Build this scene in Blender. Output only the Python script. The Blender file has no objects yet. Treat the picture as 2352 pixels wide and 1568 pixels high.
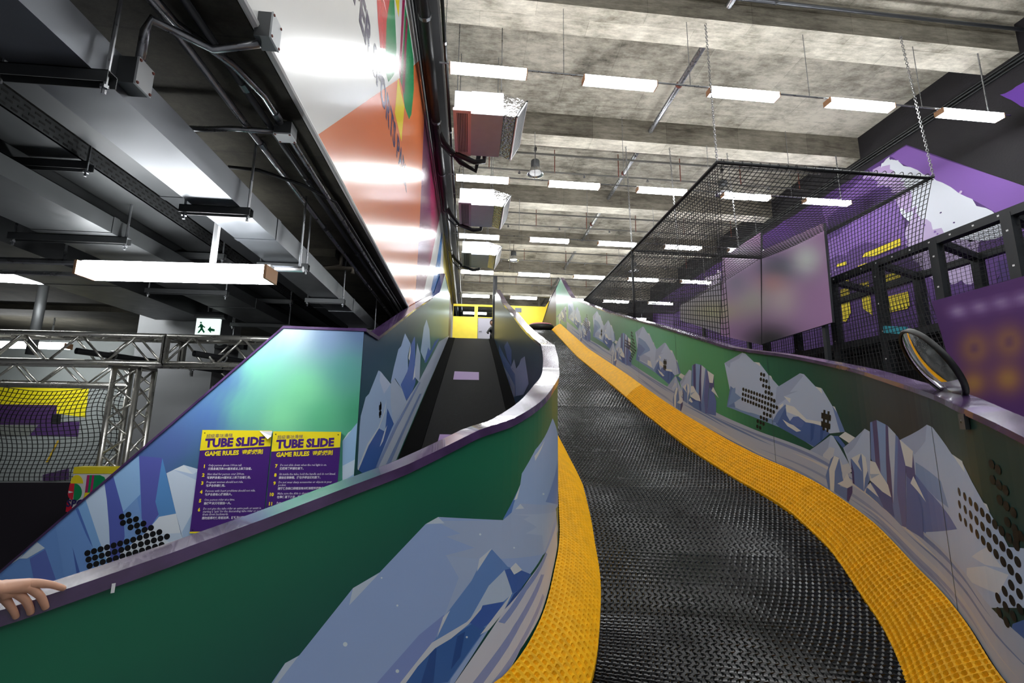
import bpy, bmesh, math, random
import numpy as np
from mathutils import Vector, Matrix
from mathutils.geometry import tessellate_polygon
random.seed(7)
SC = bpy.context.scene
COL = SC.collection
PI = math.pi

# ------------------------------------------------------------------ camera
F = 1045.0; CX, CY = 1176.0, 784.0; CAMH = 1.6
def _n(v): return v / np.linalg.norm(v)
_dy = _n(np.array([1077 - CX, CY - 964, F]))
_dx = np.array([11900 - CX, CY - 1085, F]); _dx = _n(_dx - _dx.dot(_dy) * _dy)
_dz = np.cross(_dx, _dy)
if _dz[1] < 0: _dz = -_dz
RW = np.array([_dx, _dy, _dz])            # rows: world axes in (right, up, forward)
ORG = np.array([0.0, 0.0, CAMH])
cam_d = bpy.data.cameras.new('camera'); cam = bpy.data.objects.new('camera', cam_d); COL.objects.link(cam)
cam_d.sensor_fit = 'HORIZONTAL'; cam_d.sensor_width = 36.0; cam_d.lens = 36.0 * F / 2352.0
cam_d.clip_start = 0.02; cam_d.clip_end = 200
_m = Matrix(((RW[0][0], RW[0][1], -RW[0][2], 0), (RW[1][0], RW[1][1], -RW[1][2], 0), (RW[2][0], RW[2][1], -RW[2][2], CAMH), (0, 0, 0, 1)))
cam.matrix_world = _m
SC.camera = cam

# ------------------------------------------------------------------ world, exposure
W = bpy.data.worlds.new('world'); SC.world = W; W.use_nodes = True
W.node_tree.nodes['Background'].inputs[0].default_value = (0.9, 0.95, 1.0, 1)
W.node_tree.nodes['Background'].inputs[1].default_value = 0.012
SC.view_settings.view_transform = 'Standard'; SC.view_settings.look = 'None'
SC.view_settings.exposure = 0.0; SC.view_settings.gamma = 1.0; SC.view_settings.use_curve_mapping = False
LAMP = 44.0       # radiance of the fluorescent diffusers

# pixel -> world helpers (a pixel is only a direction; the plane it lies on gives the distance)
def ray(x, y): return RW @ np.array([(x - CX) / F, (CY - y) / F, 1.0])
def onX(x, y, X): d = ray(x, y); return ORG + d * (X / d[0])
def onY(x, y, Y): d = ray(x, y); return ORG + d * (Y / d[1])
def onZ(x, y, Z): d = ray(x, y); return ORG + d * ((Z - CAMH) / d[2])

# ------------------------------------------------------------------ helpers
def lin(c):
    r = []
    for v in c[:3]:
        v = v / 255.0
        r.append(v / 12.92 if v <= 0.04045 else ((v + 0.055) / 1.055) ** 2.4)
    return (r[0], r[1], r[2], 1.0)

MATS = {}
def mat(name, rgb=(128, 128, 128), rough=0.5, metal=0.0, noise=None, bump=None, spec=0.5, emit=None, coat=0.0, coord='Object'):
    if name in MATS: return MATS[name]
    m = bpy.data.materials.new(name); m.use_nodes = True; MATS[name] = m
    nt = m.node_tree; b = nt.nodes['Principled BSDF']
    b.inputs['Base Color'].default_value = lin(rgb); b.inputs['Roughness'].default_value = rough
    b.inputs['Metallic'].default_value = metal; b.inputs['Specular IOR Level'].default_value = spec
    b.inputs['Coat Weight'].default_value = coat
    if emit:
        b.inputs['Emission Color'].default_value = emit[0]; b.inputs['Emission Strength'].default_value = emit[1]
    tc = None
    if noise or bump: tc = nt.nodes.new('ShaderNodeTexCoord')
    if noise:
        sc, amt = noise
        tx = nt.nodes.new('ShaderNodeTexNoise'); tx.inputs['Scale'].default_value = sc; tx.inputs['Detail'].default_value = 6
        nt.links.new(tc.outputs[coord], tx.inputs['Vector'])
        rp = nt.nodes.new('ShaderNodeValToRGB'); nt.links.new(tx.outputs['Fac'], rp.inputs['Fac'])
        rp.color_ramp.elements[0].position = 0.3; rp.color_ramp.elements[1].position = 0.72
        c = lin(rgb)
        rp.color_ramp.elements[0].color = (c[0] * (1 - amt), c[1] * (1 - amt), c[2] * (1 - amt), 1)
        rp.color_ramp.elements[1].color = (min(1, c[0] * (1 + amt)), min(1, c[1] * (1 + amt)), min(1, c[2] * (1 + amt)), 1)
        nt.links.new(rp.outputs['Color'], b.inputs['Base Color'])
        rr = nt.nodes.new('ShaderNodeMapRange'); nt.links.new(tx.outputs['Fac'], rr.inputs['Value'])
        rr.inputs['To Min'].default_value = max(0.02, rough - 0.12); rr.inputs['To Max'].default_value = min(1, rough + 0.12)
        nt.links.new(rr.outputs['Result'], b.inputs['Roughness'])
    if bump:
        sc, st = bump
        tx2 = nt.nodes.new('ShaderNodeTexNoise'); tx2.inputs['Scale'].default_value = sc; tx2.inputs['Detail'].default_value = 4
        nt.links.new(tc.outputs[coord], tx2.inputs['Vector'])
        bp = nt.nodes.new('ShaderNodeBump'); bp.inputs['Strength'].default_value = st; bp.inputs['Distance'].default_value = 0.02
        nt.links.new(tx2.outputs['Fac'], bp.inputs['Height']); nt.links.new(bp.outputs['Normal'], b.inputs['Normal'])
    return m

def print_mat(name, rough=0.3, coat=0.0, spec=0.5, grain=0.0):
    """flat print: colours come from the mesh's colour attribute"""
    if name in MATS: return MATS[name]
    m = bpy.data.materials.new(name); m.use_nodes = True; MATS[name] = m
    nt = m.node_tree; b = nt.nodes['Principled BSDF']
    a = nt.nodes.new('ShaderNodeVertexColor'); a.layer_name = 'col'
    b.inputs['Roughness'].default_value = rough; b.inputs['Coat Weight'].default_value = coat; b.inputs['Coat Roughness'].default_value = 0.12
    b.inputs['Specular IOR Level'].default_value = spec
    nt.links.new(a.outputs['Color'], b.inputs['Base Color'])
    tc = nt.nodes.new('ShaderNodeTexCoord'); tx = nt.nodes.new('ShaderNodeTexNoise'); tx.inputs['Scale'].default_value = 3.0
    nt.links.new(tc.outputs['Object'], tx.inputs['Vector'])
    bp = nt.nodes.new('ShaderNodeBump'); bp.inputs['Strength'].default_value = 0.06; bp.inputs['Distance'].default_value = 0.02
    nt.links.new(tx.outputs['Fac'], bp.inputs['Height']); nt.links.new(bp.outputs['Normal'], b.inputs['Normal'])
    return m

def concrete(name, dark, light, sx=1.0, sy=1.0, rough=0.85):
    """board-marked concrete: formwork panels, stains and streaks"""
    m = bpy.data.materials.new(name); m.use_nodes = True; MATS[name] = m
    nt = m.node_tree; N = nt.nodes; L = nt.links; b = N['Principled BSDF']
    tc = N.new('ShaderNodeTexCoord')
    mp = N.new('ShaderNodeMapping'); mp.inputs['Scale'].default_value = (0.55 * sx, 0.55 * sy, 0.55); L.new(tc.outputs['Object'], mp.inputs['Vector'])
    n1 = N.new('ShaderNodeTexNoise'); n1.inputs['Scale'].default_value = 1.1; n1.inputs['Detail'].default_value = 9; n1.inputs['Roughness'].default_value = 0.68
    L.new(mp.outputs['Vector'], n1.inputs['Vector'])
    mp2 = N.new('ShaderNodeMapping'); mp2.inputs['Scale'].default_value = (2.2 * sx, 8.0 * sy, 8.0); L.new(tc.outputs['Object'], mp2.inputs['Vector'])
    n2 = N.new('ShaderNodeTexNoise'); n2.inputs['Scale'].default_value = 1.4; n2.inputs['Detail'].default_value = 10; n2.inputs['Roughness'].default_value = 0.78
    L.new(mp2.outputs['Vector'], n2.inputs['Vector'])
    br = N.new('ShaderNodeTexBrick'); br.inputs['Scale'].default_value = 1.0; br.inputs['Brick Width'].default_value = 1.83; br.inputs['Row Height'].default_value = 0.92
    br.inputs['Mortar Size'].default_value = 0.006; br.inputs['Color1'].default_value = (0.35, 0.35, 0.35, 1); br.inputs['Color2'].default_value = (0.75, 0.75, 0.75, 1); br.inputs['Mortar'].default_value = (0.2, 0.2, 0.2, 1)
    L.new(tc.outputs['Object'], br.inputs['Vector'])
    a1 = N.new('ShaderNodeMath'); a1.operation = 'MULTIPLY_ADD'; L.new(n2.outputs['Fac'], a1.inputs[0]); a1.inputs[1].default_value = 0.75; L.new(n1.outputs['Fac'], a1.inputs[2])
    a2 = N.new('ShaderNodeMath'); a2.operation = 'MULTIPLY_ADD'; L.new(br.outputs['Color'], a2.inputs[0]); a2.inputs[1].default_value = 0.22; L.new(a1.outputs[0], a2.inputs[2])
    hf = N.new('ShaderNodeMath'); hf.operation = 'MULTIPLY'; hf.inputs[1].default_value = 0.5; L.new(a2.outputs[0], hf.inputs[0])
    rp = N.new('ShaderNodeValToRGB'); L.new(hf.outputs[0], rp.inputs['Fac'])
    e = rp.color_ramp.elements; e[0].position = 0.38; e[0].color = lin(dark); e[1].position = 0.58; e[1].color = lin(light)
    mid = e.new(0.47); mid.color = lin([(p * 0.45 + q * 0.55) for p, q in zip(dark, light)])
    L.new(rp.outputs['Color'], b.inputs['Base Color']); b.inputs['Roughness'].default_value = rough; b.inputs['Specular IOR Level'].default_value = 0.25
    bp = N.new('ShaderNodeBump'); bp.inputs['Strength'].default_value = 0.35; bp.inputs['Distance'].default_value = 0.03
    L.new(a2.outputs[0], bp.inputs['Height']); L.new(bp.outputs['Normal'], b.inputs['Normal'])
    return m

def tag(o, label=None, cat=None, group=None, kind=None):
    if label: o['label'] = label
    if cat: o['category'] = cat
    if group: o['group'] = group
    if kind: o['kind'] = kind
    return o

def empty(name, loc=(0, 0, 0), label=None, cat=None, group=None, kind=None):
    o = bpy.data.objects.new(name, None); COL.objects.link(o); o.location = loc; o.empty_display_size = 0.1
    return tag(o, label, cat, group, kind)

def link(name, me, parent=None, loc=None):
    o = bpy.data.objects.new(name, me); COL.objects.link(o)
    if parent is not None:
        o.parent = parent
        # mesh built in world coordinates: cancel the parent's offset
        if loc is None: o.location = -Vector(parent_world(parent))
    if loc is not None: o.location = loc
    return o

def parent_world(p):
    v = Vector(p.location)
    while p.parent is not None:
        p = p.parent; v += Vector(p.location)
    return v

class MB:
    """collects geometry in world coordinates and builds ONE mesh object"""
    def __init__(s): s.v = []; s.f = []; s.c = []; s.m = []; s.mi = 0
    def add(s, vs, fs, col=None):
        n = len(s.v); s.v += [tuple(map(float, p)) for p in vs]
        for f in fs: s.f.append(tuple(i + n for i in f)); s.c.append(col); s.m.append(s.mi)
        return s
    def box(s, x0, x1, y0, y1, z0, z1, col=None):
        v = [(x0, y0, z0), (x1, y0, z0), (x1, y1, z0), (x0, y1, z0), (x0, y0, z1), (x1, y0, z1), (x1, y1, z1), (x0, y1, z1)]
        return s.add(v, [(0, 3, 2, 1), (4, 5, 6, 7), (0, 1, 5, 4), (1, 2, 6, 5), (2, 3, 7, 6), (3, 0, 4, 7)], col)
    def obox(s, c, ax, ay, az, col=None):
        """oriented box: centre, three half-axis vectors"""
        c, ax, ay, az = map(Vector, (c, ax, ay, az))
        v = [c + i * ax + j * ay + k * az for k in (-1, 1) for (i, j) in ((-1, -1), (1, -1), (1, 1), (-1, 1))]
        return s.add(v, [(0, 3, 2, 1), (4, 5, 6, 7), (0, 1, 5, 4), (1, 2, 6, 5), (2, 3, 7, 6), (3, 0, 4, 7)], col)
    def bar(s, a, b, w, h=None, up=(0, 0, 1), col=None):
        a, b = Vector(a), Vector(b); d = (b - a); u = Vector(up)
        if abs(d.normalized().dot(u)) > 0.98: u = Vector((1, 0, 0))
        sx = d.cross(u).normalized(); sz = sx.cross(d).normalized(); h = h or w
        return s.obox((a + b) / 2, d / 2, sx * w / 2, sz * h / 2, col)
    def tube(s, pts, r, n=8, cap=True, col=None):
        pts = [Vector(p) for p in pts]; rings = []; k = len(pts)
        rr = r if isinstance(r, (list, tuple)) else [r] * k
        prev = None
        for i, p in enumerate(pts):
            d = (pts[min(i + 1, k - 1)] - pts[max(i - 1, 0)])
            if d.length < 1e-9: d = Vector((0, 0, 1))
            d.normalize()
            if prev is None:
                u = Vector((0, 0, 1)) if abs(d.z) < 0.9 else Vector((1, 0, 0))
                a = d.cross(u).normalized()
            else:
                a = (prev - d * prev.dot(d))
                if a.length < 1e-6: a = d.orthogonal()
                a.normalize()
            prev = a; bb = d.cross(a)
            rings.append([p + rr[i] * (math.cos(2 * PI * j / n) * a + math.sin(2 * PI * j / n) * bb) for j in range(n)])
        vs = [q for rg in rings for q in rg]; fs = []
        for i in range(k - 1):
            for j in range(n):
                fs.append((i * n + j, i * n + (j + 1) % n, (i + 1) * n + (j + 1) % n, (i + 1) * n + j))
        if cap: fs.append(tuple(range(n))[::-1]); fs.append(tuple((k - 1) * n + j for j in range(n)))
        return s.add(vs, fs, col)
    def lathe(s, c, prof, n=20, axis='z', col=None):
        c = Vector(c); vs = []; fs = []
        for (r, h) in prof:
            for j in range(n):
                a = 2 * PI * j / n
                v = (r * math.cos(a), r * math.sin(a), h)
                if axis == 'x': v = (v[2], v[0], v[1])
                if axis == 'y': v = (v[0], v[2], v[1])
                vs.append(c + Vector(v))
        for i in range(len(prof) - 1):
            for j in range(n):
                fs.append((i * n + j, i * n + (j + 1) % n, (i + 1) * n + (j + 1) % n, (i + 1) * n + j))
        return s.add(vs, fs, col)
    def poly(s, pts, col=None):
        """one possibly concave polygon, triangulated"""
        pv = [Vector(p) for p in pts]
        tr = tessellate_polygon([pv]); return s.add(pts, [tuple(t) for t in tr], col)
    def prism(s, pts, off, col=None):
        """polygon extruded by a vector"""
        pv = [Vector(p) for p in pts]; o = Vector(off); n = len(pv)
        tr = tessellate_polygon([pv])
        fs = [tuple(t) for t in tr] + [tuple(i + n for i in t[::-1]) for t in tr]
        fs += [(i, (i + 1) % n, (i + 1) % n + n, i + n) for i in range(n)]
        return s.add(pv + [p + o for p in pv], fs, col)
    def build(s, name, m, parent=None, smooth=False, loc=None, fix=True, kind=None):
        me = bpy.data.meshes.new(name); me.from_pydata(s.v, [], s.f); me.update()
        ms = m if isinstance(m, (list, tuple)) else [m]
        for q in ms: me.materials.append(q)
        if len(ms) > 1: me.polygons.foreach_set('material_index', s.m)
        if any(c is not None for c in s.c):
            at = me.color_attributes.new('col', 'FLOAT_COLOR', 'CORNER'); k = 0; buf = []
            for f, c in zip(s.f, s.c):
                if c is None: c = (128, 128, 128)
                if callable(c):
                    for i in f: buf += lin(c(s.v[i]))
                else: buf += list(lin(c)) * len(f)
            at.data.foreach_set('color', buf)
        if fix:
            bm = bmesh.new(); bm.from_mesh(me); bmesh.ops.recalc_face_normals(bm, faces=bm.faces); bm.to_mesh(me); bm.free()
        if smooth:
            me.polygons.foreach_set('use_smooth', [True] * len(me.polygons))
        o = link(name, me, parent, loc)
        if kind: o['kind'] = kind
        return o

def auto_smooth(o, ang=40):
    me = o.data; me.polygons.foreach_set('use_smooth', [True] * len(me.polygons))
    bm = bmesh.new(); bm.from_mesh(me)
    for e in bm.edges:
        if len(e.link_faces) == 2 and e.calc_face_angle(0) > math.radians(ang): e.smooth = False
    bm.to_mesh(me); bm.free(); return o

def copy_tree(o, parent=None):
    c = o.copy(); COL.objects.link(c)
    if parent is not None: c.parent = parent
    for ch in list(o.children): copy_tree(ch, c)
    return c

def interp(x, xs, ys): return float(np.interp(x, xs, ys))

# ------------------------------------------------------------------ materials
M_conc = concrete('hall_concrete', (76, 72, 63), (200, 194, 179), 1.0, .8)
M_soff = concrete('lit_beam_soffit', (116, 111, 98), (226, 220, 205), 1.0, 1.0)  # beam undersides paled in the colour to imitate lamp light from below
M_beam = concrete('stained_shaded_beam_concrete', (58, 54, 46), (150, 144, 130), .6, 1.0)  # stains, plus the shade of the beam sides put into the colour
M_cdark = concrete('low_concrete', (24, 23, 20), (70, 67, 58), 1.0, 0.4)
M_black = mat('black_paint', (22, 22, 25), 0.75, noise=(4, 0.2))
M_print = print_mat('mural_print', 0.35, coat=0.0, spec=.32)
M_banner = print_mat('banner_print', 0.24, coat=0.3)
M_wallprint = print_mat('painted_wall', 0.7)
M_sign = print_mat('sign_print', 0.35)
M_cap = mat('purple_cap', (74, 52, 92), 0.22, noise=(7, 0.35), spec=0.7, coat=0.5)
M_galv = mat('galvanised_steel', (108, 111, 116), 0.36, 0.8, noise=(9, 0.05))
M_galv2 = mat('dull_galvanised', (78, 80, 81), 0.5, 0.6, noise=(9, 0.08))
M_steel = mat('steel_conduit', (160, 162, 165), 0.3, 0.9, noise=(20, 0.15))
M_alu = mat('aluminium_truss', (205, 203, 195), 0.3, 0.85, noise=(12, 0.08))
M_bpipe = mat('black_insulation', (20, 21, 24), 0.5, noise=(15, 0.3))
M_bsteel = mat('black_steel', (30, 31, 33), 0.45, 0.3)
M_pad = mat('charcoal_padding', (38, 41, 44), 0.55, noise=(12, 0.15))
M_net = mat('black_net', (18, 18, 20), 0.8)
M_bolt = mat('white_tie', (225, 225, 225), 0.5)
M_white = mat('white_plastic', (225, 226, 228), 0.4)
M_grey = mat('grey_plastic', (165, 168, 170), 0.45)
M_wood = mat('lamp_end_cap', (196, 150, 112), 0.6)
M_lamp = mat('lamp_diffuser', (250, 250, 250), 0.5, emit=((0.96, 0.985, 1.0, 1), LAMP))
M_belt = mat('ramp_belt', (7, 6, 7), 0.7, noise=(60, 0.25), bump=(120, 0.3), spec=.06)
M_beltedge = mat('ramp_edge_brush', (3, 3, 3), 0.85, bump=(150, 0.5), spec=.03)
M_lane = mat('lane_mat', (8, 8, 9), 0.24, spec=0.36, noise=(4, 0.3), bump=(2.0, 0.9))
M_foam = mat('yellow_mat', (236, 174, 4), 0.6, noise=(14, 0.12), spec=0.25)
M_floor = mat('grey_floor', (150, 150, 156), 0.6, noise=(6, 0.1))
M_yel = mat('yellow_wall', (246, 222, 70), 0.55, noise=(3, 0.05))
M_doorm = mat('door_grey', (170, 168, 182), 0.5)
M_glass = mat('window_glass', (210, 220, 225), 0.05)
MATS['window_glass'].node_tree.nodes['Principled BSDF'].inputs['Transmission Weight'].default_value = 1.0
MATS['window_glass'].node_tree.nodes['Principled BSDF'].inputs['IOR'].default_value = 1.02
M_colpaint = mat('grey_column_paint', (128, 130, 132), 0.6, noise=(2, 0.06))
M_rust = mat('rust_red', (110, 50, 36), 0.7)
M_foil = mat('foil', (225, 225, 228), 0.16, 1.0, bump=(22, 0.9))
M_pink = mat('grille_mauve', (232, 204, 208), 0.45)
M_dark = mat('dark_void', (10, 10, 11), 0.9)
M_skin = mat('skin', (196, 148, 122), 0.55, noise=(30, 0.08))
M_mirror = mat('mirror_face', (235, 238, 240), 0.04, 1.0)
M_chain = mat('zinc_chain', (150, 150, 150), 0.35, 0.9)
M_case = mat('unit_casing', (204, 210, 220), .4, .15, noise=(5, .05))
M_patch = mat('purple_patch', (138, 104, 158), 0.6)

# ------------------------------------------------------------------ the slide's lines
# both mural walls are vertical sheets over a plan curve; the lane bends left at its foot
def dens(pts, n=8):
    out = []; P = [np.array(p, float) for p in pts]
    for i in range(len(P) - 1):
        p0 = P[max(i - 1, 0)]; p1 = P[i]; p2 = P[i + 1]; p3 = P[min(i + 2, len(P) - 1)]
        L = np.linalg.norm(p2 - p1)
        t1 = (p2 - p0) / max(1e-6, np.linalg.norm(p2 - p0)) * L; t2 = (p3 - p1) / max(1e-6, np.linalg.norm(p3 - p1)) * L
        for k in range(n):
            t = k / n; h00 = 2 * t**3 - 3 * t**2 + 1; h10 = t**3 - 2 * t**2 + t; h01 = -2 * t**3 + 3 * t**2; h11 = t**3 - t**2
            out.append(h00 * p1 + h10 * t1 + h01 * p2 + h11 * t2)
    out.append(P[-1]); return out
class Plan:
    def __init__(s, pts):
        s.P = dens(pts); s.S = [0.0]
        for i in range(1, len(s.P)): s.S.append(s.S[-1] + float(np.linalg.norm(s.P[i] - s.P[i - 1])))
        s.L = s.S[-1]
    def at(s, q):
        """point and lane-side normal at arc length q"""
        i = max(0, min(len(s.S) - 2, int(np.searchsorted(s.S, q)) - 1)); t = (q - s.S[i]) / (s.S[i + 1] - s.S[i])
        p = s.P[i] * (1 - t) + s.P[i + 1] * t; d = s.P[i + 1] - s.P[i]; d = d / np.linalg.norm(d)
        return p, np.array([-d[1], d[0]])
    def facet(s, q, off, step):
        """point on the wall built of flat facets with joints every step, lifted by off"""
        k = math.floor(q / step + 1e-9); t = q / step - k
        a, na = s.at(min(k * step, s.L)); b, nb = s.at(min((k + 1) * step, s.L))
        return (a + na * off) * (1 - t) + (b + nb * off) * t
    def pix(s, x, y):
        """where the line of sight through a pixel meets the wall: (arc length, z)"""
        d = ray(x, y); best = None
        for i in range(len(s.P) - 1):
            a = s.P[i]; e = s.P[i + 1] - a; det = -d[0] * e[1] + d[1] * e[0]
            if abs(det) < 1e-9: continue
            t = (-a[0] * e[1] + a[1] * e[0]) / det; u = (d[0] * a[1] - d[1] * a[0]) / det
            if t > 0 and -1e-6 <= u <= 1 + 1e-6 and (best is None or t < best[0]): best = (t, s.S[i] + u * (s.S[i + 1] - s.S[i]), CAMH + d[2] * t)
        if best: return best[1], best[2]
        j = min(range(len(s.P)), key=lambda i: abs(s.P[i][0] * d[1] - s.P[i][1] * d[0]) / np.linalg.norm(s.P[i]))
        return s.S[j], CAMH + d[2] * s.P[j][1] / d[1]
# right wall, near end first
XR = 3.1
RC = Plan([(1.72, 1.08), (1.95, 1.36), (2.1, 1.6), (2.28, 1.93), (2.51, 2.25), (2.68, 2.52), (2.8, 2.78), (2.92, 3.06), (2.995, 3.27), (3.055, 3.55), (3.09, 3.85), (3.1, 4.3), (3.1, 8), (3.1, 12), (3.1, 22)])
BASE_PX = [(1287, 743), (1352, 801), (1444, 862), (1521, 918), (1579, 956), (1674, 1012), (1752, 1052), (1816, 1079), (1879, 1110), (1943, 1153), (2007, 1200), (2110, 1306), (2170, 1366), (2230, 1440), (2313, 1568)]
TOP_PX = [(1313, 684), (1400, 718), (1500, 745), (1600, 775), (1680, 800), (1740, 808), (1800, 815), (1900, 835), (2000, 860), (2100, 893), (2200, 930), (2300, 977), (2352, 1005)]
_b = sorted(RC.pix(*q) for q in BASE_PX); _b = [(0.0, _b[0][1] - .14)] + _b + [(_b[-1][0] + .9, 4.99), (RC.L, 5.0)]
_gs = np.linspace(0, RC.L, 1000); _gz = np.interp(_gs, [p[0] for p in _b], [p[1] for p in _b])
_gz = np.convolve(np.pad(_gz, 8, mode='edge'), np.ones(17) / 17, 'valid')
def zbR(q): return float(np.interp(q, _gs, _gz))
_t = sorted(RC.pix(*q) for q in TOP_PX); _t = [(0.0, _t[0][1] - .16)] + _t; TOPEND = _t[-1][0]
_tz = np.interp(_gs, [p[0] for p in _t], [p[1] for p in _t]); _tz = np.convolve(np.pad(_tz, 8, mode='edge'), np.ones(17) / 17, 'valid')
def ztR(q): return float(np.interp(q, _gs, _tz))
_gY = np.array([RC.at(q)[0][1] for q in _gs])
def sY(Y): return float(np.interp(Y, _gY, _gs))
def zb(Y): return zbR(sY(Y))
def ztop(Y): return ztR(sY(Y))
DROP = 0.23
def zramp(Y): return 1.154 + 0.3147 * (Y - 5.64)
XL = -0.82
CREST = 16.3; ZPLAT = zramp(CREST)
# divider (lane-side face), far end first
DC = Plan([(0.94, 16.6), (0.93, 12.0), (0.91, 8.3), (0.9, 6.2), (0.86, 4.9), (0.78, 4.1), (0.714, 3.7), (0.64, 3.32), (0.546, 3.0), (0.43, 2.69), (0.31, 2.49), (0.178, 2.34), (-0.25, 2.02), (-1.15, 1.355), (-2.1, .655)])
DS, DPL = DC.S, DC.P
dplan = DC.at; dpix = DC.pix
_lp = [((0.714, 3.7), .876), ((0.546, 3.0), .685), ((0.43, 2.69), .57), ((0.31, 2.49), .48), ((0.178, 2.34), .42), ((-0.25, 2.02), .36), ((-1.15, 1.355), .28), ((-2.1, .655), .22)]
def _near(p): return DS[min(range(len(DPL)), key=lambda i: (DPL[i][0] - p[0]) ** 2 + (DPL[i][1] - p[1]) ** 2)]
_ls = [_near(p) for p, _ in _lp]; _lz = [z for _, z in _lp]; S37 = _ls[0]
def zbL(q):
    if q >= S37: return interp(q, _ls, _lz)
    Y = dplan(q)[0][1]; w = min(1, max(0, (Y - 3.7) / .8)); return zb(Y) * w + (1 - w) * (.876 + .2 * (Y - 3.7))
_rt = sorted(dpix(*q) for q in [(0, 1410), (179, 1350), (383, 1279), (600, 1199), (774, 1132), (926, 1075), (1000, 1040), (1100, 990), (1165, 970), (1210, 945), (1255, 905)])
_rt = [(S37, zbL(S37) + 1.14), (_near((0.546, 3.0)), .685 + 1.145)] + _rt + [(DC.L, _rt[-1][1] - .12)]
def dtop(q):
    if q < S37: return zbL(q) + 1.15 - .01 * max(0, min(1, (q - S37 + 1)))
    return interp(q, [p[0] for p in _rt], [p[1] for p in _rt])

# ------------------------------------------------------------------ hall shell
ZS, ZBM = 8.77, 8.2          # slab soffit, beam soffit
XWL, XWR = -0.97, 9.65
SK = 0.012                   # beams and lamp rows are not quite square to the side walls
mb = MB(); mb.box(-16, 11, -6, 32, -0.3, 0.0); tag(mb.build('floor', M_floor), kind='structure')
ceil = MB(); ceil.box(XWL - 0.3, XWR + 0.3, -6, 32, ZS, ZS + 0.3)
ceil = tag(ceil.build('ceiling', M_conc), kind='structure')
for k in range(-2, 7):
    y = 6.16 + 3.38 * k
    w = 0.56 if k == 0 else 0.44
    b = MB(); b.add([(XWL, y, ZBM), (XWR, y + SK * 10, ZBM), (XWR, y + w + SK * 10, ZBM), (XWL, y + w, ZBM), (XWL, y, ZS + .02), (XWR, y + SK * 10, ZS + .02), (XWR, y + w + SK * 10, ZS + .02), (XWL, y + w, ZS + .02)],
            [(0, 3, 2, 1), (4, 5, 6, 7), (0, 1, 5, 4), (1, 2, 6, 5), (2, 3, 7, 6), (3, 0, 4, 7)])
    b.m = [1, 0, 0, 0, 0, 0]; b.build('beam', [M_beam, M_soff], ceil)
# upper wall on the left (carries the banner), edge of the low soffit
wl = MB(); wl.box(XWL - 0.25, XWL, -6, 32, 3.3, ZS); wl = tag(wl.build('wall_left', M_black), kind='structure')
# low soffit over the left part of the hall
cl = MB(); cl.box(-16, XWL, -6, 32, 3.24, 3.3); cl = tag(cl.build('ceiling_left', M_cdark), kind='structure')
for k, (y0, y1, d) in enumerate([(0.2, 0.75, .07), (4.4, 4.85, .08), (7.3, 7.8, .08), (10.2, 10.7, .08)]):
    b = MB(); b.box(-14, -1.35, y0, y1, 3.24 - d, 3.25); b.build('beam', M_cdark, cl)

# right wall: black upper band, purple paint with splashed bands
wr = MB(); wr.box(XWR, XWR + 0.3, -6, 32, 0, ZS); wr = tag(wr.build('wall_right', mat('dark_wall', (24, 21, 26), 0.8, noise=(3, 0.2), bump=(30, 0.3))), kind='structure')
def jag(pts, amp, n):
    out = []
    for (a, b) in zip(pts, pts[1:] + pts[:1]):
        for i in range(n):
            t = i / n; out.append((a[0] + (b[0] - a[0]) * t + random.uniform(-amp, amp), a[1] + (b[1] - a[1]) * t + random.uniform(-amp, amp)))
    return out
def wpoly(mb, px, X, col, lay=0, jit=0, n=8):
    q = [tuple(onX(x, y, X)[1:]) for x, y in px]
    if jit: q = jag(q, jit, n)
    mb.poly([(X - 0.004 - 0.002 * lay, a, b) for a, b in q], col)
paint = MB()
wpoly(paint, [(2082, 332), (2420, 452), (2420, 1000), (1500, 1000), (1500, 700), (1640, 610)], XWR, (78, 46, 112), 0)
wpoly(paint, [(2082, 334), (2420, 452), (2420, 575), (2290, 490), (2180, 430), (2065, 372), (2045, 358)], XWR, (124, 84, 164), 1, 0.015, 4)
wpoly(paint, [(2042, 362), (2065, 372), (2180, 430), (2292, 494), (2330, 530), (2240, 560), (2150, 590), (2070, 490), (2002, 402)], XWR, (212, 216, 226), 2, 0.035, 8)
wpoly(paint, [(2090, 490), (2190, 545), (2250, 560), (2260, 640), (2150, 660), (2080, 560)], XWR, (178, 160, 198), 3, 0.07)
wpoly(paint, [(1985, 405), (2040, 380), (2080, 430), (2110, 500), (2040, 480), (1990, 460)], XWR, (176, 152, 198), 3, 0.08)
wpoly(paint, [(1890, 470), (1995, 405), (2050, 450), (2090, 560), (1990, 560), (1900, 600)], XWR, (116, 82, 154), 4, 0.07)
wpoly(paint, [(1905, 500), (1940, 462), (2035, 428), (2060, 445), (1965, 505), (1900, 560)], XWR, (78, 46, 116), 5, 0.05)
wpoly(paint, [(2290, 600), (2420, 540), (2420, 700), (2300, 660)], XWR, (62, 38, 100), 4, 0.05)
wpoly(paint, [(2300, 218), (2400, 165), (2400, 270)], XWR, (96, 52, 150), 3, 0.02)
wpoly(paint, [(1690, 575), (1800, 510), (1830, 540), (1760, 580), (1700, 620)], XWR, (86, 48, 128), 1, 0.1)
wpoly(paint, [(1620, 640), (1655, 620), (1665, 690), (1640, 700)], XWR, (214, 200, 226), 2, 0.1)
for _ in range(90):
    y, z = random.uniform(7.5, 13), random.uniform(3.0, 6.2); r = random.uniform(.015, .04)
    c = random.choice([(196, 178, 208), (120, 84, 160), (60, 34, 96)])
    paint.poly([(XWR - .018, y + r * math.cos(a) * random.uniform(.7, 1.2), z + r * math.sin(a) * random.uniform(.5, 1.0)) for a in [i * PI / 4 for i in range(8)]], c)
paint.build('painted_pattern', M_wallprint, wr, fix=False)
lt = MB()
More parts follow.
